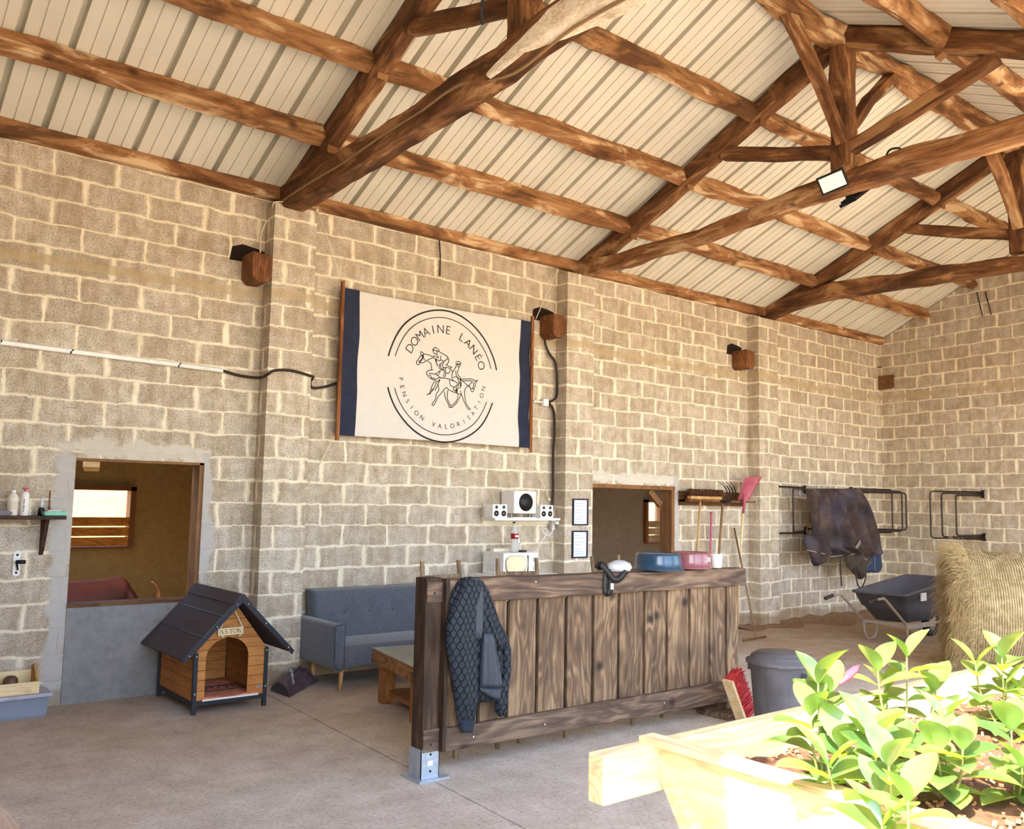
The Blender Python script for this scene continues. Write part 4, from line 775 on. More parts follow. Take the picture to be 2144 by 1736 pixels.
m = MB(); cloth(m, [(1335, 1044, 1064), (1360, 1048, 1067), (1400, 1050, 1066), (1440, 1042, 1062), (1480, 1036, 1060), (1492, 1038, 1056), (1500, 1044, 1048)], YJ-.005, .04, .006, 2, 4); fix(m.build('sleeve', QS.m, t))
# ---------------------------------------------------------------- things on the counter
def tub(name, px0, px1, label, c, grp, text=None):
    a, b = onY(px0, 1188, YC+.02), onY(px1, 1188, YC+.02); cx, r = (a.x+b.x)/2, (b.x-a.x)/2; zb = 1.195+.012 if px0 > 1400 else 1.207; cy = YC+.02
    t = thing(name, label, 'tub', (cx, cy, zb), grp); mt = plain(name+'_%d' % px0, c, .22, var=.06, spec=.6)
    pr = [(r*.99, 0), (r, .004), (r, .012), (r*.955, .016), (r*.93, .06), (r*.90, .108), (r*.87, .122), (r*.82, .127), (r*.80, .121), (r*.2, .119), (0, .119)]
    m = MB(); m.lathe(pr, (cx, cy, zb), 56); m.build('tub_wall', mt, t); m = MB(); m.lathe([(r*.955, .014), (r*1.0, .010), (r*1.03, .004), (r*1.03, -.0), (r*.95, 0)], (cx, cy, zb), 56); m.build('rim', mt, t)
    return t, cx, cy, zb, r
tub('feed_tub', 1343, 1413, 'glossy petrol blue rubber feed tub upside down on the counter', col(36, 66, 90), 'feed tubs on the counter')
t, cx, cy, zb, r = tub('feed_tub', 1416, 1474, 'dusty pink feed tub with white letters upside down on the counter', col(132, 80, 86), 'feed tubs on the counter')
m = MB()
for k, ch in enumerate('CNOO'):
    vs, fs = glyph(ch); out = []
    for p in vs: a = R(-86+k*13)-(p.x)*.30; z = .092-p.y*.055; out.append((cx+math.cos(a)*(r*.935), cy+math.sin(a)*(r*.935), zb+z))
    m.add(out, fs)
m.build('white_letters', WHITE, t)
p = onY(1500, 1186, YC+.0); t = thing('cup', 'small white tumbler standing near the right end of the counter', 'cup', (p.x, YC, 1.2)); m = MB(); m.lathe([(.036, 0), (.042, .01), (.05, .095), (.05, .1), (.045, .1), (.035, .012), (0, .012)], (p.x, YC, 1.198), 28); m.build('body', plain('pinkish_white', col(232, 220, 224), .5, var=.03), t)
m = MB(); m.lathe([(.052, .098), (.052, .108), (.047, .113), (0, .113)], (p.x, YC, 1.198), 28); m.build('lid', WHITE, t)
p = onY(1296, 1188, YC-.0); t = thing('riding_bag', 'small white pouch with a black strap and buckle hanging over the counter edge', 'bag', (p.x, YC, 1.2))
m = MB(); m.lathe([(.0, 0), (.085, .005), (.10, .03), (.085, .062), (.04, .082), (0, .086)], (0, 0, 0), 24); m.v = [Vector((v.x*1.2+p.x, v.y*.7+YC, v.z+1.205)) for v in m.v]; m.build('pouch', plain('silver_cloth', col(178, 178, 184), .5, var=.15, scale=20, bump=.3), t)
def strap(pts, w, mt, name, root, th=.004, nrm=(0, -1, 0)):
    P = smooth_path(pts, 8); m = MB(); vs = []; nv = Vector(nrm)
    for i, p in enumerate(P):
        T = (P[min(i+1, len(P)-1)]-P[max(i-1, 0)]).normalized(); S = T.cross(nv); S = (S.normalized() if S.length > .05 else Vector((1, 0, 0)))*w/2; B = S.cross(T).normalized()*th/2
        vs += [p+S+B, p-S+B, p-S-B, p+S-B]
    n = len(P); m.add(vs, [(4*i+j, 4*i+(j+1) % 4, 4*i+4+(j+1) % 4, 4*i+4+j) for i in range(n-1) for j in range(4)]+[(0, 1, 2, 3), (4*n-1, 4*n-2, 4*n-3, 4*n-4)], None, True); return fix(m.build(name, mt, root))
yj = YC-.055; S = lambda x, y, d=0: onY(x, y, yj-d)
strap([S(1252, 1188, -.03), S(1265, 1186), S(1270, 1200), S(1268, 1225), S(1270, 1242), S(1278, 1236), S(1280, 1215), S(1274, 1195)], .05, BLACKP, 'strap', t)
strap([S(1248, 1190, -.03), S(1258, 1182, .0), S(1272, 1196, .012), S(1285, 1212, .012), S(1298, 1212, .012), S(1310, 1198, .008), S(1318, 1190, -.02)], .045, BLACKP, 'strap', t)
m = MB(); q = S(1281, 1228, .015); m.cbox(q, (.03, .012, .045)); m.build('buckle', SCREW, t, bevel=.003)
# chairs behind the counter: back uprights above, feet below
def chair(cx, cy, ang, label):
    M = Matrix.Translation((cx, cy, 0)) @ Matrix.Rotation(R(ang), 4, 'Z'); t = thing('bar_chair', label, 'chair', (cx, cy, 0), 'bar chairs behind the counter')
    CW = wood('chair_wood', (col(96, 74, 54), col(142, 116, 88), col(180, 156, 124)), 'z', scale=2, stretch=7, knots=0)
    for sx in (-1, 1):
        m = MB(); m.tube([M @ Vector((sx*.19, -.2, 0)), M @ Vector((sx*.17, -.17, .72))], .016, 8); m.build('leg', CW, t)
        m = MB(); m.tube([M @ Vector((sx*.19, .2, 0)), M @ Vector((sx*.17, .17, .72)), M @ Vector((sx*.17, .25, 1.27))], [.017, .017, .016], 8); m.build('leg', CW, t)
    m = MB(); m.box((-.2, -.2, .72), (.2, .2, .75), M); m.build('seat', CW, t, bevel=.008)
    for z, y in ((1.0, .205), (1.14, .225)): m = MB(); m.box((-.16, y, z-.03), (.16, y+.015, z+.03), M); m.build('back_slat', CW, t)
    for z in (.25, .4): m = MB(); m.tube([M @ Vector((-.185, -.19, z)), M @ Vector((.185, -.19, z))], .01, 8); m.build('rung', CW, t)
    return t
chair(3.77, -2.86, 4, 'wooden bar chair behind the jacket end of the counter'); chair(4.42, -2.86, -12, 'wooden bar chair behind the counter in front of the microwave'); chair(5.42, -2.9, 5, 'wooden bar chair behind the counter below the pink tub')
# ================================================================ microwave and what stands on it
t = thing('side_table', 'white table carrying the microwave, mostly hidden behind the counter', 'table', (6.35, -.3, 0)); m = MB(); m.box((5.9, -.5, .885), (6.8, -.03, .918)); m.build('top', WHITE, t)
for x in (5.93, 6.73):
    for y in (-.47, -.1): m = MB(); m.box((x, y, 0), (x+.04, y+.04, .885)); m.build('leg', WHITE, t)
a, b = 6.055, 6.55; zt, zb = 1.155, .918; yf = -.45; t = thing('microwave', 'white microwave oven with a rounded window and two dials', 'microwave', (6.3, -.25, zb))
m = MB(); m.box((a, yf, zb), (b, -.08, zt)); m.build('case', WHITE, t, bevel=.006)
cx, cz = a+.175, (zt+zb)/2-.002; oval = [(cx+.14*math.copysign(abs(math.cos(q))**.45, math.cos(q)), cz+.085*math.copysign(abs(math.sin(q))**.75, math.sin(q))) for q in [2*math.pi*k/40 for k in range(40)]]
m = MB(); m.prism([(cx+(x-cx)*1.05, cz+(z-cz)*1.07-.003) for x, z in oval], lambda x, z, q: (x, q, z), yf-.004, yf); m.prism([(cx+.155, cz-.09), (cx+.165, cz-.05), (cx+.168, cz), (cx+.165, cz+.05), (cx+.155, cz+.09), (cx+.175, cz+.09), (cx+.175, cz-.09)], lambda x, z, q: (x, q, z), yf-.004, yf); fix(m.build('door_trim', BLACKP, t))
m = MB(); m.prism(oval, lambda x, z, q: (x, q, z), yf-.007, yf-.003); fix(m.build('window', plain('beige_window', col(236, 216, 176), .12, var=.12, scale=30, spec=.8), t))
for z in (cz+.045, cz-.045): m = MB(); m.lathe([(.0, .012), (.022, .012), (.026, 0)], (b-.055, yf, z), 24, Matrix.Rotation(R(90), 4, 'X')); m.build('dial', plain('dial_white', col(222, 218, 210), .4), t)
m = MB()
for k in range(5): m.box((a-.002, yf+.08+.045*k, zb+.03), (a+.001, yf+.095+.045*k, zb+.11))
m.build('vent_slots', GREYW, t)
p = onY(1077, 1157, -.3); xb = p.x; t = thing('plastic_bottle', 'clear plastic bottle with a red label on the microwave', 'bottle', (xb, -.3, zt)); g = NT('clear_pet'); g.P(col(232, 236, 234), .08); g.b.inputs['Alpha'].default_value = .38
m = MB(); m.lathe([(.032, .0), (.042, .01), (.042, .03), (.04, .05), (.043, .07), (.038, .11), (.042, .14), (.042, .2), (.03, .25), (.014, .29), (.013, .31)], (xb, -.3, zt), 28); m.build('body', g.m, t)
m = MB(); m.lathe([(.0425, .145), (.0435, .15), (.0435, .2), (.0425, .205)], (xb, -.3, zt), 28); m.build('label_band', plain('red_label', col(160, 26, 36), .4), t)
m = MB(); m.box((xb-.03, -.349, zt+.165), (xb+.02, -.345, zt+.185)); m.box((xb+.01, -.352, zt+.10), (xb+.03, -.345, zt+.15)); m.build('label_print', WHITE, t)
m = MB(); m.box((xb-.18, -.16, zt), (xb+.13, -.1, zt+.035)); tag(m.build('paper_box', plain('offwhite_box', col(226, 218, 200), .6)), 'low white box lying on the microwave behind the bottle', 'box')
m = MB(); m.box((xb+.05, -.36, zt), (xb+.13, -.31, zt+.02)); tag(m.build('phone', BLACKP, bevel=.004), 'small dark object lying on the microwave beside the bottle', 'gadget')
m = MB(); m.lathe([(.03, 0), (.036, .1), (.033, .1), (.028, .005), (0, .005)], (xb+.09, -.24, zt), 20); tag(m.build('drinking_glass', g.m), 'small clear drinking glass on the microwave behind the dark gadget', 'glass')
# ================================================================ speaker shelf
t = thing('speaker_shelf', 'white shelf with a back rail on the wall, holding the loudspeakers', 'shelf', (6.6, -.12, 1.5)); m = MB(); m.box((6.07, -.27, 1.503), (7.03, -.02, 1.528)); m.build('board', WHITE, t)
m = MB(); m.box((6.09, -.02, 1.455), (7.17, -.001, 1.53)); m.box((6.09, -.02, 1.53), (6.12, -.001, 1.68)); m.build('back_rail', plain('cream_rail', col(232, 224, 206), .6), t); m = MB(); m.box((6.52, -.024, 1.462), (6.56, -.02, 1.48)); m.build('clip', BLACKP, t)
def cone(root, x, z, r, y): 
    m = MB(); RM = Matrix.Rotation(R(90), 4, 'X'); m.lathe([(r, 0), (r, .004), (r*.82, .004), (r*.74, -.001), (r*.3, -.004)], (x, y, z), 24, RM); m.build('driver_ring', BLACKP, root); m = MB(); m.lathe([(r*.34, -.003), (r*.2, .003), (0, .004)], (x, y, z), 16, RM); m.build('driver_dome', GREYW, root)
for k, (xa, xm, xb_) in enumerate(((6.035, 6.137, 6.238), (6.725, 6.822, 6.918))):
    for j, (p, q) in enumerate(((xa, xm-.001), (xm+.001, xb_))):
        w = ('left' if k == 0 else 'right'); t = thing('satellite_speaker', '%s cube of the pair of small white speakers at the %s end of the shelf' % (('left', 'right')[j], w), 'speaker', ((p+q)/2, -.19, 1.53), 'small cube speakers')
        m = MB(); m.box((p, -.27, 1.529), (q, -.12, 1.678)); m.build('cabinet', WHITE, t, bevel=.003); cone(t, (p+q)/2, 1.578, .032, -.2715); cone(t, (p+q)/2, 1.647, .018, -.2715)
t = thing('subwoofer', 'large white subwoofer with a round black grille in the middle of the shelf', 'speaker', (6.5, -.15, 1.55)); m = MB(); m.box((6.335, -.27, 1.578), (6.66, -.03, 1.833)); m.build('cabinet', WHITE, t, bevel=.012)
m = MB(); m.lathe([(.10, 0), (.10, .004), (.0, .006)], (6.505, -.271, 1.705), 40, Matrix.Rotation(R(90), 4, 'X')); m.build('grille', BLACKP, t)
m = MB(); m.lathe([(.035, 0), (.03, .0), (.0, -.015)], (6.336, -.12, 1.76), 20, Matrix.Rotation(R(-90), 4, 'Y')); m.build('bass_port', GREYW, t)
m = MB(); vs, fs = glyph('.'); X = 6.41
for ch in 'I II I  III':
    if ch != ' ': vs, fs = glyph(ch); m.add([(X+p.x*.019, -.2745, 1.8105+p.y*.012) for p in vs], fs)
    X += .0185
m.build('front_print', plain('grey_ink', col(120, 112, 106), .7), t)
for x in (6.36, 6.51, 6.63): m = MB(); m.cyl((x, -.2, 1.535), (x, -.2, 1.578), .004, 8); m.build('foot', WHITE, t)
m = MB(); m.box((6.33, -.26, 1.529), (6.665, -.1, 1.536)); m.build('stand_plate', WHITE, t)
p = onY(1156, 1100, -.06); t = thing('power_plug', 'white and grey plug adapter hanging at the right end of the speaker shelf', 'plug', p)
m = MB(); m.cbox(p, (.05, .06, .12)); m.build('socket_block', GREYW, t, bevel=.008); m = MB(); m.cyl(p+Vector((0, -.03, .03)), p+Vector((.03, -.08, .03)), .02, 14); m.build('plug', WHITE, t)
m = MB(); m.tube(smooth_path([onY(*c, -.1) for c in ((1157, 1105), (1155, 1117), (1145, 1121), (1137, 1113), (1140, 1107), (1146, 1110), (1141, 1124), (1130, 1140), (1122, 1155))]+[(6.5, -.12, 1.158)]), .005, 6); m.build('mains_lead', WHITE, t)
m = MB(); m.tube(smooth_path([onY(*c, -.08) for c in ((1156, 1080), (1166, 1090), (1168, 1098), (1160, 1100))]), .004, 6); m.build('black_lead', BLACKP, t)
# two framed notices on the pier
for k, (x0, x1, z0, z1) in enumerate(((7.28, 7.53, 1.443, 1.76), (7.278, 7.527, 1.057, 1.381))):
    x0 += .0; t = thing('picture_frame', ('upper' if k == 0 else 'lower')+' of two black-framed notices on the pier by the stable window', 'picture frame', ((x0+x1)/2, -.2, (z0+z1)/2), 'framed notices'); y = -.201
    m = MB(); w = .016
    for bx in ((x0, x0+w, z0, z1), (x1-w, x1, z0, z1), (x0+w, x1-w, z0, z0+w), (x0+w, x1-w, z1-w, z1)): m.box((bx[0], y-.02, bx[2]), (bx[1], y, bx[3]))
    m.build('frame', NAVY, t); m = MB(); m.box((x0+w, y-.008, z0+w), (x1-w, y, z1-w)); m.build('paper', plain('cool_white_paper', col(222, 226, 234), .5, var=.02), t)
    m = MB(); r3 = random.Random(k)
    for j in range(9):
        z = z1-.06-j*.027
        if (j in (2, 5)): continue
        m.box((x0+.045, y-.0095, z), (x0+.045+r3.uniform(.08, .155), y-.0085, z+.005))
    m.build('printed_lines', plain('blue_print', col(150, 172, 198), .6), t)
# ================================================================ tool rack
t = thing('tool_rack', 'brown wooden L-shaped rack on the wall holding the stable tools', 'tool rack', (10.1, -.1, 1.8)); m = MB(); m.box((9.42, -.035, 1.705), (10.86, -.001, 1.90)); m.build('back_board', BROWNW, t)
m = MB()
for a, b in ((9.40, 9.62), (9.66, 10.03), (10.12, 10.48), (10.56, 10.84)): m.box((a, -.22, 1.755), (b, -.035, 1.785))
m.box((9.40, -.14, 1.755), (10.84, -.03, 1.784)); m.build('slotted_shelf', BROWNW, t)
t = thing('broom', 'wide brown bristle broom hanging head-up in the tool rack', 'broom', (9.64, -.2, 1.8)); m = MB(); m.box((9.40, -.24, 1.79), (10.06, -.17, 1.835)); m.build('head', STICK, t, bevel=.006)
r4 = random.Random(5); m = MB()
for k in range(900): x = r4.uniform(9.38, 10.08); y = r4.uniform(-.245, -.165); m.tube([(x, y, 1.83), (x+r4.uniform(-.015, .015), y+r4.uniform(-.015, .015), 1.83+r4.uniform(.07, .10))], .0035, 3)
m.build('bristles', plain('coir', col(96, 58, 34), .9, var=.4, scale=40), t); m = MB(); m.tube([(9.64, -.2, 1.79), (9.63, -.13, .9), (9.62, -.08, .05)], .014, 10); m.build('handle', STICK, t)
t = thing('hay_fork', 'four-tined hay fork hanging tines-up in the tool rack', 'fork', (10.1, -.2, 1.8)); m = MB(); m.tube([(10.12, -.2, 1.74), (10.09, -.14, .9), (10.08, -.1, .03)], .017, 10); m.build('handle', STICKD, t)
for k, (x0, x1) in enumerate(((10.02, 9.90), (10.08, 9.97), (10.15, 10.07), (10.22, 10.17))): m = MB(); m.tube(smooth_path([(10.12, -.2, 1.74), (x0+.03, -.26, 1.79), (x0+.05, -.31, 1.87), (x0, -.32, 1.96), (x1, -.29, 2.04)]), [.008]*20+[.004]*5, 6); m.build('tine', BLACKM, t)
t = thing('shovel', 'pink plastic shovel hanging blade-up at the right end of the tool rack', 'shovel', (10.6, -.22, 1.85)); PK = plain('pink_blade', col(172, 82, 100), .45, var=.3, scale=9)
BL = [onY(*c, -.24) for c in ((1548, 1047), (1570, 1047), (1592, 998), (1556, 1000))]
def blade(u, v): p = BL[0].lerp(BL[1], u).lerp(BL[3].lerp(BL[2], u), v); return p+Vector((0, .05*math.sin(math.pi*u)*(1-v*.5)+.02-.05*v, 0))
m = MB(); m.grid(blade, 14, 14, lambda u, v: blade(u, v)+Vector((0, .006, 0))); fix(m.build('blade', PK, t))
p0, p1, p2 = onY(1558, 1035, -.235), onY(1556, 1075, -.22), onY(1549, 1187, -.15); m = MB(); m.tube([p0, onY(1559, 1050, -.23), p1], [.012, .02, .019], 10); m.build('socket', PK, t); m = MB(); e = p1+(p2-p1)*2.05; m.tube([p1, p2, (e.x, -.1, .03)], .015, 10); m.build('handle', PINE, t)
p0, p1 = onY(1489, 1075, -.09), onY(1487, 1187, -.13); t = thing('pink_stick', 'thin pink plastic stick leaning on the wall between broom and fork', 'stick', p0); m = MB(); m.tube([p0, p1, (p1.x-.02, -.2, .02)], .012, 8); m.build('shaft', plain('hot_pink', col(200, 88, 128), .5), t); m = MB(); m.tube([p0+Vector((0, 0, -.01)), p0+Vector((0, 0, .02))], .015, 8); m.build('end_cap', PK, t)
p0, p1 = onY(1540, 1107, -.03), onZ(1583, 1330, .02); p0 = Vector((10.6, -.03, 1.39)); p1 = onZ(1583, 1333, .02); t = thing('floor_scraper', 'long-handled floor scraper leaning on the wall by the pier', 'scraper', p1)
m = MB(); m.tube([p0, p1], .013, 10); m.build('handle', STICKD, t); q0, q1 = onZ(1556, 1341, .015), onZ(1603, 1333, .015); m = MB(); m.tube([q0, q1], .015, 8); m.build('blade', BROWNW, t)
# ================================================================ blanket racks
def rack(name, bx, by, zt, zb, angs, label, Rr=.8, wall='x'):
    t = thing(name, label, 'blanket rack', (bx, by, (zt+zb)/2), 'blanket racks')
    for z in (zt, zb):
        m = MB(); m.cbox((bx, by+.0, z), (.05, .03, .12) if wall == 'x' else (.03, .05, .12)); m.build('wall_bracket', RACKM, t)
        m = MB(); m.cyl((bx, by-.02, z-.05), (bx, by-.02, z+.05), .008, 8); m.build('hinge_pin', SCREW, t)
    for k, a in enumerate(angs):
        d = Vector((math.cos(R(a)), math.sin(R(a)), 0)); o = Vector((bx, by, 0))+d*.02; dz = .03-.03*k; rc = .05; e = d*Rr; P = [o+Vector((0, 0, zt+dz)), o+e-d*rc+Vector((0, 0, zt+dz))]
        P += [o+e-d*rc+d*rc*math.sin(q)+Vector((0, 0, zt+dz-rc+rc*math.cos(q))) for q in (.4, .8, 1.2, 1.57)]; P += [o+e-d*rc+d*rc*math.cos(q)+Vector((0, 0, zb-dz+rc-rc*math.sin(q))) for q in (0, .4, .8, 1.2, 1.57)]+[o+Vector((0, 0, zb-dz))]
        m = MB(); m.tube(P, .0125, 8); m.build('swing_bar', RACKM, t)
    return t
rack('blanket_rack', 12.36, -.045, 1.985, 1.345, (-177, -159, -30), 'black folding blanket rack on the long wall behind the hanging blanket')
rack('blanket_rack', 13.70, -.045, 2.0, 1.345, (-20, -40, -60), 'black folding blanket rack beside the far corner, bars swung out right of the blanket')
rack('blanket_rack', XW(-1.79)-.03, -1.79, 1.965, 1.30, (140, 160, 177), 'black folding blanket rack with three bars on the gable wall', wall='y')
# ================================================================ horse blanket
YB = -.50; t = thing('horse_blanket', 'dirty brown and blue horse blanket draped over the rack on the long wall', 'horse blanket', onY(1760, 1022, YB))
bm_ = NT('worn_brown_canvas'); v = bm_.coord(); n1 = bm_.noise(v, 3.2, 5, .6).outputs[0]; n2 = bm_.noise(v, 1.7, 3, .5).outputs[0]
c = bm_.ramp(n1, [(.3, col(42, 35, 37)), (.5, col(66, 54, 53)), (.68, col(98, 77, 60))]); c = bm_.mix(bm_.ramp(n2, [(.5, grey(0)), (.7, grey(.7))]), c, col(64, 72, 96)); bm_.P(c, .85, 0, .25); bm_.bump(bm_.noise(v, 60, 3).outputs[0], .3, .004); BRC = bm_.m
m = MB(); cloth(m, [(1023, 1688, 1800), (1035, 1688, 1803), (1060, 1694, 1812), (1090, 1699, 1822), (1120, 1700, 1834), (1145, 1702, 1838), (1158, 1735, 1838), (1166, 1738, 1836)], YB, .12, .11, 4, 2, nu=70, sharp=.35); fix(m.build('main_panel', BRC, t))
m = MB(); cloth(m, [(1120, 1684, 1730), (1140, 1686, 1738), (1160, 1694, 1740), (1175, 1698, 1722), (1185, 1703, 1712)], YB-.03, .08, .04, 2, 5); fix(m.build('chest_flap', BRC, t))
m = MB(); cloth(m, [(1145, 1820, 1841), (1165, 1820, 1843), (1185, 1812, 1846), (1193, 1808, 1843), (1199, 1816, 1838)], YB+.02, .05, .015, 2, 1); fix(m.build('blue_flap', plain('dusty_blue', col(48, 60, 82), .85, var=.15), t))
m = MB(); cloth(m, [(1150, 1770, 1806), (1170, 1769, 1822), (1185, 1772, 1812), (1200, 1785, 1806), (1213, 1797, 1804)], YB-.05, .06, .04, 2, 8); fix(m.build('leg_flap', plain('dark_lining', col(66, 54, 46), .9), t))
HS = lambda x, y, d=0: onY(x, y, YB-.1-d); STR = plain('webbing', col(56, 48, 46), .9)
strap([HS(1758, 1150), HS(1760, 1190), HS(1762, 1228)], .03, STR, 'strap', t); strap([HS(1790, 1190), HS(1795, 1222), HS(1803, 1231), HS(1811, 1215), HS(1814, 1195)], .03, STR, 'strap', t); strap([HS(1802, 1134), HS(1792, 1150)], .07, plain('grey_buckle_tab', col(128, 118, 108), .8), 'buckle_tab', t)
m = MB(); m.tube([HS(1690, 1152), HS(1735, 1162), HS(1738, 1166), HS(1790, 1160), HS(1823, 1176), HS(1812, 1190)], .008, 6); m.build('piping', plain('pale_piping', col(150, 134, 120), .8), t)
m = MB(); m.tube([HS(1820, 1146, -.05), HS(1841, 1142, -.05)], .01, 6); m.tube([HS(1831, 1146, -.05), HS(1832, 1196, -.05)], .004, 6); m.build('white_edging', plain('pale_blue_piping', col(150, 160, 180), .8), t)
# ================================================================ bins
def bin_(cx, cy, label, hz=0, h=.60, r=.235):
    t = thing('dustbin', label, 'bin', (cx, cy, 0), 'black dustbins'); BP = plain('hazed_black_plastic', col(92, 90, 94), .5, var=.25, scale=6)  # black plastic greyed by haze put into its colour
    m = MB(); n = 72; prof = [(.78, 0), (.80, .01), (.97, .88), (1.0, .9), (1.0, .93)]; vs = []; fs = []
    for i, (f, z) in enumerate(prof):
        for k in range(n): rr = r*f*(1-(.02 if (k % 9 == 0 and i in (1, 2)) else 0)); a = 2*math.pi*k/n; vs.append((cx+rr*math.cos(a), cy+rr*math.sin(a), z*h))
    fs = [(i*n+k, i*n+(k+1) % n, (i+1)*n+(k+1) % n, (i+1)*n+k) for i in range(len(prof)-1) for k in range(n)]+[tuple(range(n))[::-1]]; m.add(vs, fs, None, True); m.build('bin_body', BP, t)
    m = MB(); m.lathe([(r*1.0, h*.91), (r*1.1, h*.915), (r*1.11, h*.93), (r*1.09, h*.955), (r*.98, h*.965), (r*.94, h*1.01), (r*.86, h*1.025), (r*.80, h*1.025), (r*.78, h*1.045), (r*.3, h*1.055), (0, h*1.055)], (cx, cy, 0), 64); m.build('bin_lid', BP, t)
    for a in (hz, hz+180):
        M = Matrix.Translation((cx, cy, h*.80)) @ Matrix.Rotation(R(a), 4, 'Z'); m = MB(); m.box((r*.93, -.06, -.005), (r*1.16, -.045, .035), M); m.box((r*.93, .045, -.005), (r*1.16, .06, .035), M); m.box((r*1.09, -.06, -.012), (r*1.17, .06, .008), M); m.build('handle', BP, t, bevel=.004)
    m = MB(); M = Matrix.Translation((cx, cy, 0)) @ Matrix.Rotation(R(hz-44), 4, 'Z'); m.box((r*1.0, -.06, h*.91), (r*1.14, .06, h*.93), M); m.build('lid_grip', BP, t, bevel=.006); return t
bin_(5.86, -4.05, 'black plastic dustbin with lid standing right of the counter', -94)
bin_(6.17, -2.90, 'black dustbin mostly hidden behind the right end of the counter', -35, .58, .21)
# red yard broom head leaning on the counter end
t = thing('yard_broom', 'yard broom head with red bristles leaning on the counter end', 'broom', (5.95, -3.62, 0)); a, b = onY(1519, 1424, -3.53), onY(1549, 1510, -3.53); d = (b-a).normalized(); n_ = Vector((-d.z, 0, d.x)); n_ = n_ if n_.x > 0 else -n_
m = MB(); q = [a-n_*.012, a+n_*.012, b+n_*.012, b-n_*.012]; m.prism([(p.x, p.z) for p in q], lambda x, z, s: (x, s, z), -3.60, -3.50); fix(m.build('head', PINE, t, bevel=.003))
m = MB(); r5 = random.Random(11)
for k in range(620):
    f = r5.random(); y = r5.uniform(-3.595, -3.505); p = a.lerp(b, f); p = Vector((p.x, y, p.z))+n_*.012; L_ = r5.uniform(.11, .15); e = p+n_*L_+Vector((r5.uniform(-.012, .012), r5.uniform(-.012, .012), r5.uniform(-.012, .012)+.015)); m.tube([p, e], .0032, 3)
m.build('bristles', plain('red_bristle', col(204, 62, 66), .6, var=.25, scale=30), t)
# ================================================================ wheelbarrow
t = thing('wheelbarrow', 'deep black plastic tub wheelbarrow with grey tube frame beside the hay bale', 'wheelbarrow', (11.6, -2.0, 0)); TUBM = plain('dusty_hazed_plastic', col(78, 78, 86), .55, var=.2, scale=5); TUBE = plain('dusty_grey_tube', col(158, 146, 134), .5, .2, var=.15)  # dust and veiling haze both mixed into the dark tub colour
def rect(x0, x1, yw, z, zf, n=6, r=.09):
    out = []; yc = -2.01
    for (cx, cy, a0) in ((x1-r, yc+yw-r, 0), (x0+r, yc+yw-r, 90), (x0+r, yc-yw+r, 180), (x1-r, yc-yw+r, 270)):
        for k in range(n): a = R(a0+90*k/(n-1)); x = cx+r*math.cos(a); out.append(Vector((x, cy+r*math.sin(a), z+(zf-z)*((x-x0)/(x1-x0))**1.4)))
    return out
rg = [rect(11.18, 11.95, .22, .27, .27), rect(11.02, 12.12, .28, .44, .46), rect(10.98, 12.16, .30, .46, .48), rect(10.90, 12.30, .345, .62, .78), rect(10.87, 12.33, .365, .62, .78), rect(10.87, 12.33, .365, .645, .805), rect(10.92, 12.28, .335, .645, .805), rect(11.00, 12.14, .28, .46, .48), rect(11.2, 11.93, .21, .29, .29)]
m = MB(); n = len(rg[0]); vs = [p for q in rg for p in q]; m.add(vs, [(i*n+k, i*n+(k+1) % n, (i+1)*n+(k+1) % n, (i+1)*n+k) for i in range(len(rg)-1) for k in range(n)]+[tuple(range(n)), tuple((len(rg)-1)*n+k for k in range(n))[::-1]], None, True); fix(m.build('tub', TUBM, t))
for y in (-1.74, -2.32):
    s = 1 if y > -2 else -1
    m = MB(); m.tube(smooth_path([(10.30, y+s*.0, .61), (10.46, y, .615), (10.55, y, .59), (11.02, y, .27), (11.12, y, .22), (11.7, y+s*-.06, .22), (12.25, y-s*.14, .22)], 5), .017, 8); m.build('frame_tube', TUBE, t)
    m = MB(); m.tube([(10.16, y, .585), (10.32, y, .613)], .024, 10); m.build('grip', plain('rubber_grip', col(60, 52, 50), .8), t)
    m = MB(); m.tube(smooth_path([(11.04, y, .25), (11.06, y, .12), (11.12, y, .03), (11.22, y, .017), (11.32, y, .05), (11.38, y, .16), (11.40, y, .22)], 5), .016, 8); m.build('leg', TUBE, t)
m = MB(); m.box((11.03, -2.32, .235), (11.045, -1.74, .275)); m.box((11.03, -2.335, .21), (11.75, -2.325, .27)); m.build('cross_rail', TUBE, t)
M = Matrix.Translation((12.28, -2.01, .19)) @ Matrix.Rotation(R(90), 4, 'X'); m = MB(); m.lathe([(.12, -.045), (.17, -.045), (.19, -.02), (.19, .02), (.17, .045), (.12, .045), (.12, -.045)], (12.28, -2.01, .19), 32, Matrix.Rotation(R(90), 4, 'X')); m.build('wheel', plain('tyre', col(44, 42, 42), .9), t); m = MB(); m.lathe([(.0, -.02), (.125, -.02), (.125, .02), (0, .02)], (12.28, -2.01, .19), 24, Matrix.Rotation(R(90), 4, 'X')); m.cyl((12.28, -2.2, .19), (12.28, -1.82, .19), .012, 8); m.build('wheel_hub', TUBE, t)
p = onY(1934, 1250, -2.365); m = MB(); m.box((p.x-.07, -2.368, p.z-.05), (p.x+.07, -2.352, p.z+.05)); m.build('maker_sticker', plain('worn_sticker', col(196, 192, 184), .6, var=.3, scale=60), t)
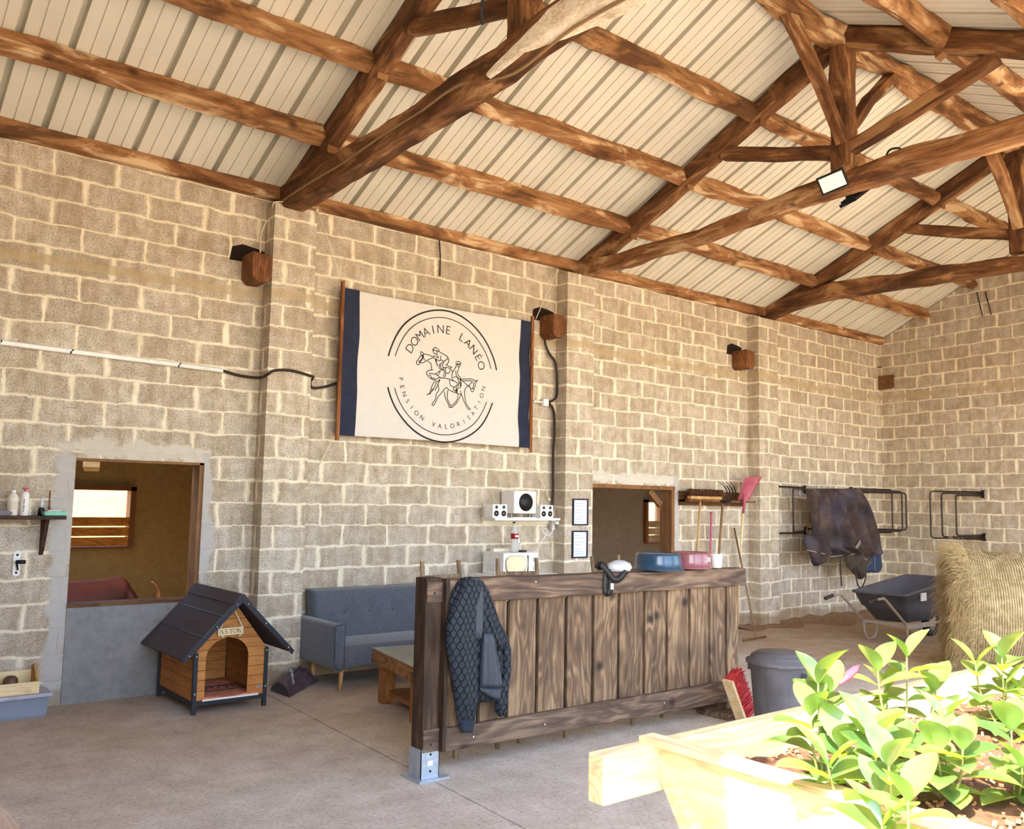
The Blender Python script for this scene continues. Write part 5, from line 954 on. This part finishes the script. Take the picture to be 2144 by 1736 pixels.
# ================================================================ round hay bale
ax = Vector((.552, -.834, 0)).normalized(); pd = Vector((-ax.y, ax.x, 0)); RB = .625; c0 = onZ(2003, 1392, 0); A0 = Vector((c0.x, c0.y, RB)); 
t = thing('hay_bale', 'large round hay bale wrapped in net with loose straw at its end', 'hay bale', (A0.x+ax.x*.6, A0.y+ax.y*.6, 0))
HN = NT('netted_hay'); v = HN.coord('UV'); ns = HN.noise(v, 9, 6, .7).outputs[0]; fine = HN.noise(HN.coord('UV', (90, 5, 1)), 1.5, 5, .7).outputs[0]
w_ = HN.n('TexWave', wave_type='BANDS', bands_direction='X'); HN.l(HN.vmath('ADD', v, HN.vmath('MULTIPLY', HN.noise(v, 3, 3).outputs['Color'], (.03, .03, 0))), w_.inputs[0]); w_.inputs['Scale'].default_value = 13; 
c = HN.ramp(HN.mix(.5, ns, fine), [(.35, col(96, 82, 56)), (.5, col(150, 132, 96)), (.66, col(196, 180, 140))]); c = HN.mix(HN.math('MULTIPLY', HN.ramp(w_.outputs[0], [(.6, grey(0)), (.9, grey(.5))]), HN.ramp(HN.noise(v, 2, 3).outputs[0], [(.4, grey(0)), (.6, grey(1))])), c, col(214, 200, 162))
HN.P(c, .95, 0, .1); HN.bump(HN.mix(.5, ns, w_.outputs[0]), .8, .02)
def bp(s, a, rr=RB, j=1.0):
    r_ = rr+j*(.03*noise.noise(Vector((s*4, math.cos(a)*3, math.sin(a)*3)))+.012*noise.noise(Vector((s*15, math.cos(a)*12, math.sin(a)*12)))); return A0+ax*s+pd*(r_*math.cos(a))+Vector((0, 0, max(-RB+.002, r_*math.sin(a))))
m = MB(); NU, NV = 120, 26; vs = [bp(.02+1.22*j/NV, 2*math.pi*i/NU) for j in range(NV+1) for i in range(NU)]
fs = []; uv = []
for j in range(NV):
    for i in range(NU):
        i2 = (i+1) % NU; fs.append((j*NU+i, j*NU+i2, (j+1)*NU+i2, (j+1)*NU+i)); u0, u1 = 1.22*j/NV, 1.22*(j+1)/NV; a0, a1 = i/NU*4.6, (i+1)/NU*4.6; uv.append([(u0, a0), (u0, a1), (u1, a1), (u1, a0)])
m.add(vs, fs, uv, True); fix(m.build('net_wrap', HN.m, t))
for s_, nm in ((0.0, 'end_face'), (1.245, 'end_face')):
    m = MB(); vs = []; fs = []; K = 12
    for j in range(K+1):
        for i in range(NU): a = 2*math.pi*i/NU; p = bp(s_, a, RB*j/K*.995, 1.0 if j == K else .3); vs.append(p+ax*(noise.noise(Vector((j*.9, math.cos(a)*j, math.sin(a)*j)))*.045*(1 if j < K else 0)))
    fs = [(j*NU+i, j*NU+(i+1) % NU, (j+1)*NU+(i+1) % NU, (j+1)*NU+i) for j in range(K) for i in range(NU)]; m.add(vs, fs, None, True); m.build(nm, plain('hay_face', col(126, 96, 62), .95, var=.4, scale=30, bump=.8), t)
m = MB(); r6 = random.Random(21)
def strand(p, d, L, w, droop):
    pts = [p]; q = Vector(p); dd = Vector(d).normalized()
    for k in range(4): q = q+dd*L/4; dd = (dd+Vector((r6.uniform(-.35, .35), r6.uniform(-.35, .35), r6.uniform(-.35, .35)-droop))).normalized(); q.z = max(q.z, .004); pts.append(q.copy())
    m.tube(pts, w, 3, w*.5, caps=False)
for k in range(5200):
    a = r6.uniform(0, 2*math.pi); e = r6.random()
    if e < .62: p = bp(r6.uniform(-.02, .12)*(1 if r6.random() < .8 else 2.5), a, RB*r6.uniform(.93, 1.01)); d = -ax*r6.uniform(.1, .8)+pd*math.cos(a)*r6.uniform(.0, .9)+Vector((0, 0, math.sin(a)*r6.uniform(-.3, .9)))
    else: p = bp(r6.uniform(-.01, .01), a, RB*math.sqrt(r6.random())); d = -ax*.5+Vector((r6.uniform(-.6, .6), r6.uniform(-.6, .6), r6.uniform(-.9, .2)))
    strand(p, d, r6.uniform(.08, .26), r6.uniform(.0014, .003), .4)
for k in range(900): strand(bp(r6.uniform(0, 1.2), r6.uniform(.5, 2.6), RB), Vector((r6.uniform(-1, 1), r6.uniform(-1, 1), r6.uniform(-.1, .5))), r6.uniform(.05, .14), .0018, .3)
for k in range(500): a = r6.uniform(2.6, 3.6); strand(bp(r6.uniform(-.08, .02), a, RB*r6.uniform(.9, 1.03)), -ax*.5+pd*math.cos(a)*1.0+Vector((0, 0, -.1)), r6.uniform(.14, .3), .0022, .45)
o = m.build('loose_straw', plain('straw', col(190, 166, 118), .8, var=.35, scale=14), t); o['kind'] = 'stuff'
m = MB()
for k in range(900): strand(Vector((A0.x+r6.gauss(-.1, .45), A0.y+r6.gauss(.1, .45), .006)), (r6.uniform(-1, 1), r6.uniform(-1, 1), .1), r6.uniform(.04, .12), .0015, .3)
o = m.build('scattered_straw', plain('straw', col(206, 180, 124))); tag(o, 'loose straw scattered on the floor around the round hay bale', 'straw'); o['kind'] = 'stuff'
# dry dirt swept against the wall in the far corner
DIRT = plain('brown_dirt', col(146, 114, 86), .95, var=.3, scale=14, bump=.8)
m = MB()
def dirt(u, v): x = 10.5+4.15*u; w = .35+.45*abs(noise.noise(Vector((x*1.1, 2, 0))))+(.3 if x > 12 else 0); return Vector((x, -.001-w*v, .05*(1-v)**1.6*(.6+noise.noise(Vector((x*3, v*3, 1))))+.002))
m.grid(dirt, 60, 8); o = m.build('swept_dirt', DIRT); tag(o, 'brown dirt and chaff swept against the foot of the long wall', 'dirt'); o['kind'] = 'stuff'
# ================================================================ planter in the foreground
ZP = 1.15; XP, YP, XE, YE = 1.62, -6.585, 3.35, -7.72; PLANTW = wood('pale_planter_wood', (col(172, 138, 102), col(202, 170, 132), col(222, 196, 160)), 'x', scale=1.6, stretch=7, knots=.3, bump=.15)  # one even pale wood tone for the planter boards
PLANTY = wood('planter_end_wood', (col(172, 138, 102), col(202, 170, 132), col(222, 196, 160)), 'y', scale=1.6, stretch=7, knots=.3, bump=.15)
t = thing('planter', 'raised pale wooden planter with tapering sides in the foreground', 'planter', (2.4, -7.15, 0))
def slant(m, a, b, zt, zb, inn, th, f=(1, 1)): pass
m = MB(); m.prism([(YP, ZP), (YP-.035, ZP), (YP-.035-.20, ZP-.32), (YP-.20, ZP-.32)], lambda a, b, q: (q, a, b), XP, XE); fix(m.build('long_board', PLANTW, t))
m = MB(); m.box((XP-.18, YP-.045, ZP-.105), (XP+.04, YP+.005, ZP+.001)); fix(m.build('board_end', PLANTW, t, bevel=.004))
m = MB(); m.prism([(YE, ZP), (YE+.035, ZP), (YE+.235, ZP-.32), (YE+.2, ZP-.32)], lambda a, b, q: (q, a, b), XP, XE); fix(m.build('long_board', PLANTW, t))
for x, s in ((XP, 1), (XE, -1)):
    m = MB(); m.prism([(YP-.0, ZP-.002), (YE, ZP-.002), (YE+.2, ZP-.32), (YP-.2, ZP-.32)], lambda a, b, q: (x+s*(q+(ZP-b)*.25), a, b), 0, .035); fix(m.build('end_board', PLANTY, t))
    m = MB(); m.box((x-.02 if s > 0 else x-.03, YE, ZP), (x+.03 if s > 0 else x+.02, YP, ZP+.014)); m.build('cap_strip', PLANTY, t)
for x in (XP+.2, XE-.26):
    for y in (YP-.26, YE+.2): m = MB(); m.box((x, y, -.02 if y < -7.4 else 0), (x+.06, y+.06, ZP-.3)); m.build('leg', PLANTW, t)
SOIL = plain('potting_soil', col(104, 70, 48), 1, var=.5, scale=50, bump=1.0); m = MB(); m.grid(lambda u, v: Vector((XP+.05+(XE-XP-.1)*u, YE+.07+(YP-YE-.14)*v, ZP-.075+.012*noise.noise(Vector((u*22, v*14, 0))))), 90, 60, lambda u, v: Vector((XP+.06+(XE-XP-.12)*u, YE+.13+(YP-YE-.26)*v, ZP-.2))); fix(m.build('soil', SOIL, t))
m = MB(); r7 = random.Random(4)
for k in range(1100): x, y = r7.uniform(XP+.06, XE-.06), r7.uniform(YE+.08, YP-.08); m.cbox((x, y, ZP-.068), (r7.uniform(.006, .018), r7.uniform(.004, .01), .005), (r7.uniform(-40, 40), r7.uniform(-40, 40), r7.uniform(0, 180)))
o = m.build('bark_chips', plain('bark_chip', col(150, 104, 74), .9, var=.4, scale=30), t); o['kind'] = 'stuff'
LF = NT('glossy_leaf'); v = LF.coord(); LF.P(LF.ramp(LF.noise(v, 9, 2).outputs[0], [(.35, col(66, 96, 56)), (.65, col(116, 144, 78))]), .22, 0, 1.0); LF.b.inputs['Subsurface Weight'].default_value = 0
tr = LF.n('BsdfTranslucent'); tr.inputs[0].default_value = col(176, 200, 60); mx = LF.n('MixShader'); mx.inputs[0].default_value = .35; LF.l(LF.b.outputs[0], mx.inputs[1]); LF.l(tr.outputs[0], mx.inputs[2]); LF.l(mx.outputs[0], LF.out.inputs[0]); LEAF = LF.m
STEM = plain('green_stem', col(128, 128, 70), .6)
def leaf(m, base, d, up, L, Wd):
    d = Vector(d).normalized(); s = d.cross(up).normalized(); n = s.cross(d).normalized(); vs = []; K = 8
    for k in range(K+1):
        f = k/K; w = Wd/2*math.sin(math.pi*min(1, f**1.15))**.75 if 0 < k < K else .001; c = base+d*(L*f)-n*(L*.22*f*f)
        vs += [c-s*w+n*(w*.35), c, c+s*w+n*(w*.35)]
    fs = []
    for k in range(K): a = 3*k; fs += [(a, a+1, a+4, a+3), (a+1, a+2, a+5, a+4)]
    m.add(vs, fs, None, True)
def plant(px, py, h, seed, label, bud=False, sc=1.0, cen=None):
    """px,py = pixel of the crown's top; the stems grow from the soil below it."""
    rr = random.Random(seed); y = cen; top = onY(px, py, y); base = Vector((top.x, y, ZP-.08)); t = thing('dipladenia', label, 'potted plant', base, 'young plants in the planter'); m = MB(); ms = MB()
    for k in range(4):
        a = rr.uniform(0, 6.28); sp = .03 if k == 0 else rr.uniform(.05, .12); tip = Vector((base.x+math.cos(a)*sp, y+math.sin(a)*sp, (top.z if k == 0 else base.z+(top.z-base.z)*rr.uniform(.5, .88)))); mid = base.lerp(tip, .5)+Vector((math.cos(a)*sp*.3, math.sin(a)*sp*.3, .01)); P = smooth_path([base, mid, tip], 6); ms.tube(P, .0035, 5, .002); N = len(P)
        nl = 4
        for j in range(nl):
            f = .3+.7*j/(nl-1); p = P[min(N-1, int(f*(N-1)))]; b = rr.uniform(0, 6.28)+j*1.57; el = .15+.75*(j/(nl-1))**2
            for q in (0, math.pi): d = Vector((math.cos(b+q), math.sin(b+q), el+(.9 if j == nl-1 else 0))); L = sc*rr.uniform(.07, .105)*(1 if j < nl-1 else .95); leaf(m, p, d, Vector((0, 0, 1)), L, L*.62)
    m.build('foliage', LEAF, t); ms.build('stems', STEM, t)
    if bud:
        b0 = onY(*bud[0], y); b1 = onY(*bud[1], y); m = MB(); m.tube([b0, b0.lerp(b1, .4), b0.lerp(b1, .75), b1], [.003, .010, .008, .001], 10); m.build('flower_bud', plain('pink_bud', col(200, 60, 80), .4), t)
PL = [(1722, 1418, 'young glossy plant with a pink bud near the left end of the planter', ((1758, 1432), (1800, 1392)), 1.15, -6.93), (1888, 1370, 'young glossy plant with two tall upright leaves in the planter', None, 1.15, -6.88), (2100, 1375, 'leafy green plant at the right edge in the planter', None, 1.2, -6.95),
      (1835, 1540, 'broad-leaved green plant in the planter close to its left end board', None, 1.15, -7.12), (1985, 1500, 'bushy green plant in the middle of the planter', None, 1.1, -7.12), (2120, 1520, 'green plant low in the bottom right of the planter', None, 1.1, -7.2),
      (1900, 1600, 'dark green leafy plant nearest the front of the planter', None, 1.0, -7.28)]
for i, (px, py, l, b, sc, cy) in enumerate(PL): plant(px, py, .3, 30+i, l, b, sc, cy)
# corner of a sawn plank at the lower left edge of the view
a, b = onZ(52, 1745, .42), onZ(-8, 1672, .42); d = (b-a).normalized(); s_ = Vector((-d.y, d.x, 0)); s_ = s_ if s_.x < 0 else -s_
t = thing('bench', 'corner of a pale wooden bench at the lower left edge', 'bench', (a.x+s_.x*.2, a.y, 0)); P = [a-d*.8, b+d*.15, b+d*.15+s_*.32, a-d*.8+s_*.32]
m = MB(); m.prism([(p.x, p.y) for p in P], lambda x, y, q: (x, y, q), .385, .42); fix(m.build('bench_top', wood('bench_wood', (col(170, 140, 116), col(206, 180, 158), col(226, 206, 188)), 'y', scale=1.5, stretch=8), t))
for p in (P[0].lerp(P[2], .12), P[1].lerp(P[3], .12), P[2].lerp(P[0], .12), P[3].lerp(P[1], .12)): m = MB(); m.box((p.x-.025, p.y-.025, 0), (p.x+.025, p.y+.025, .386)); m.build('leg', PINE, t)
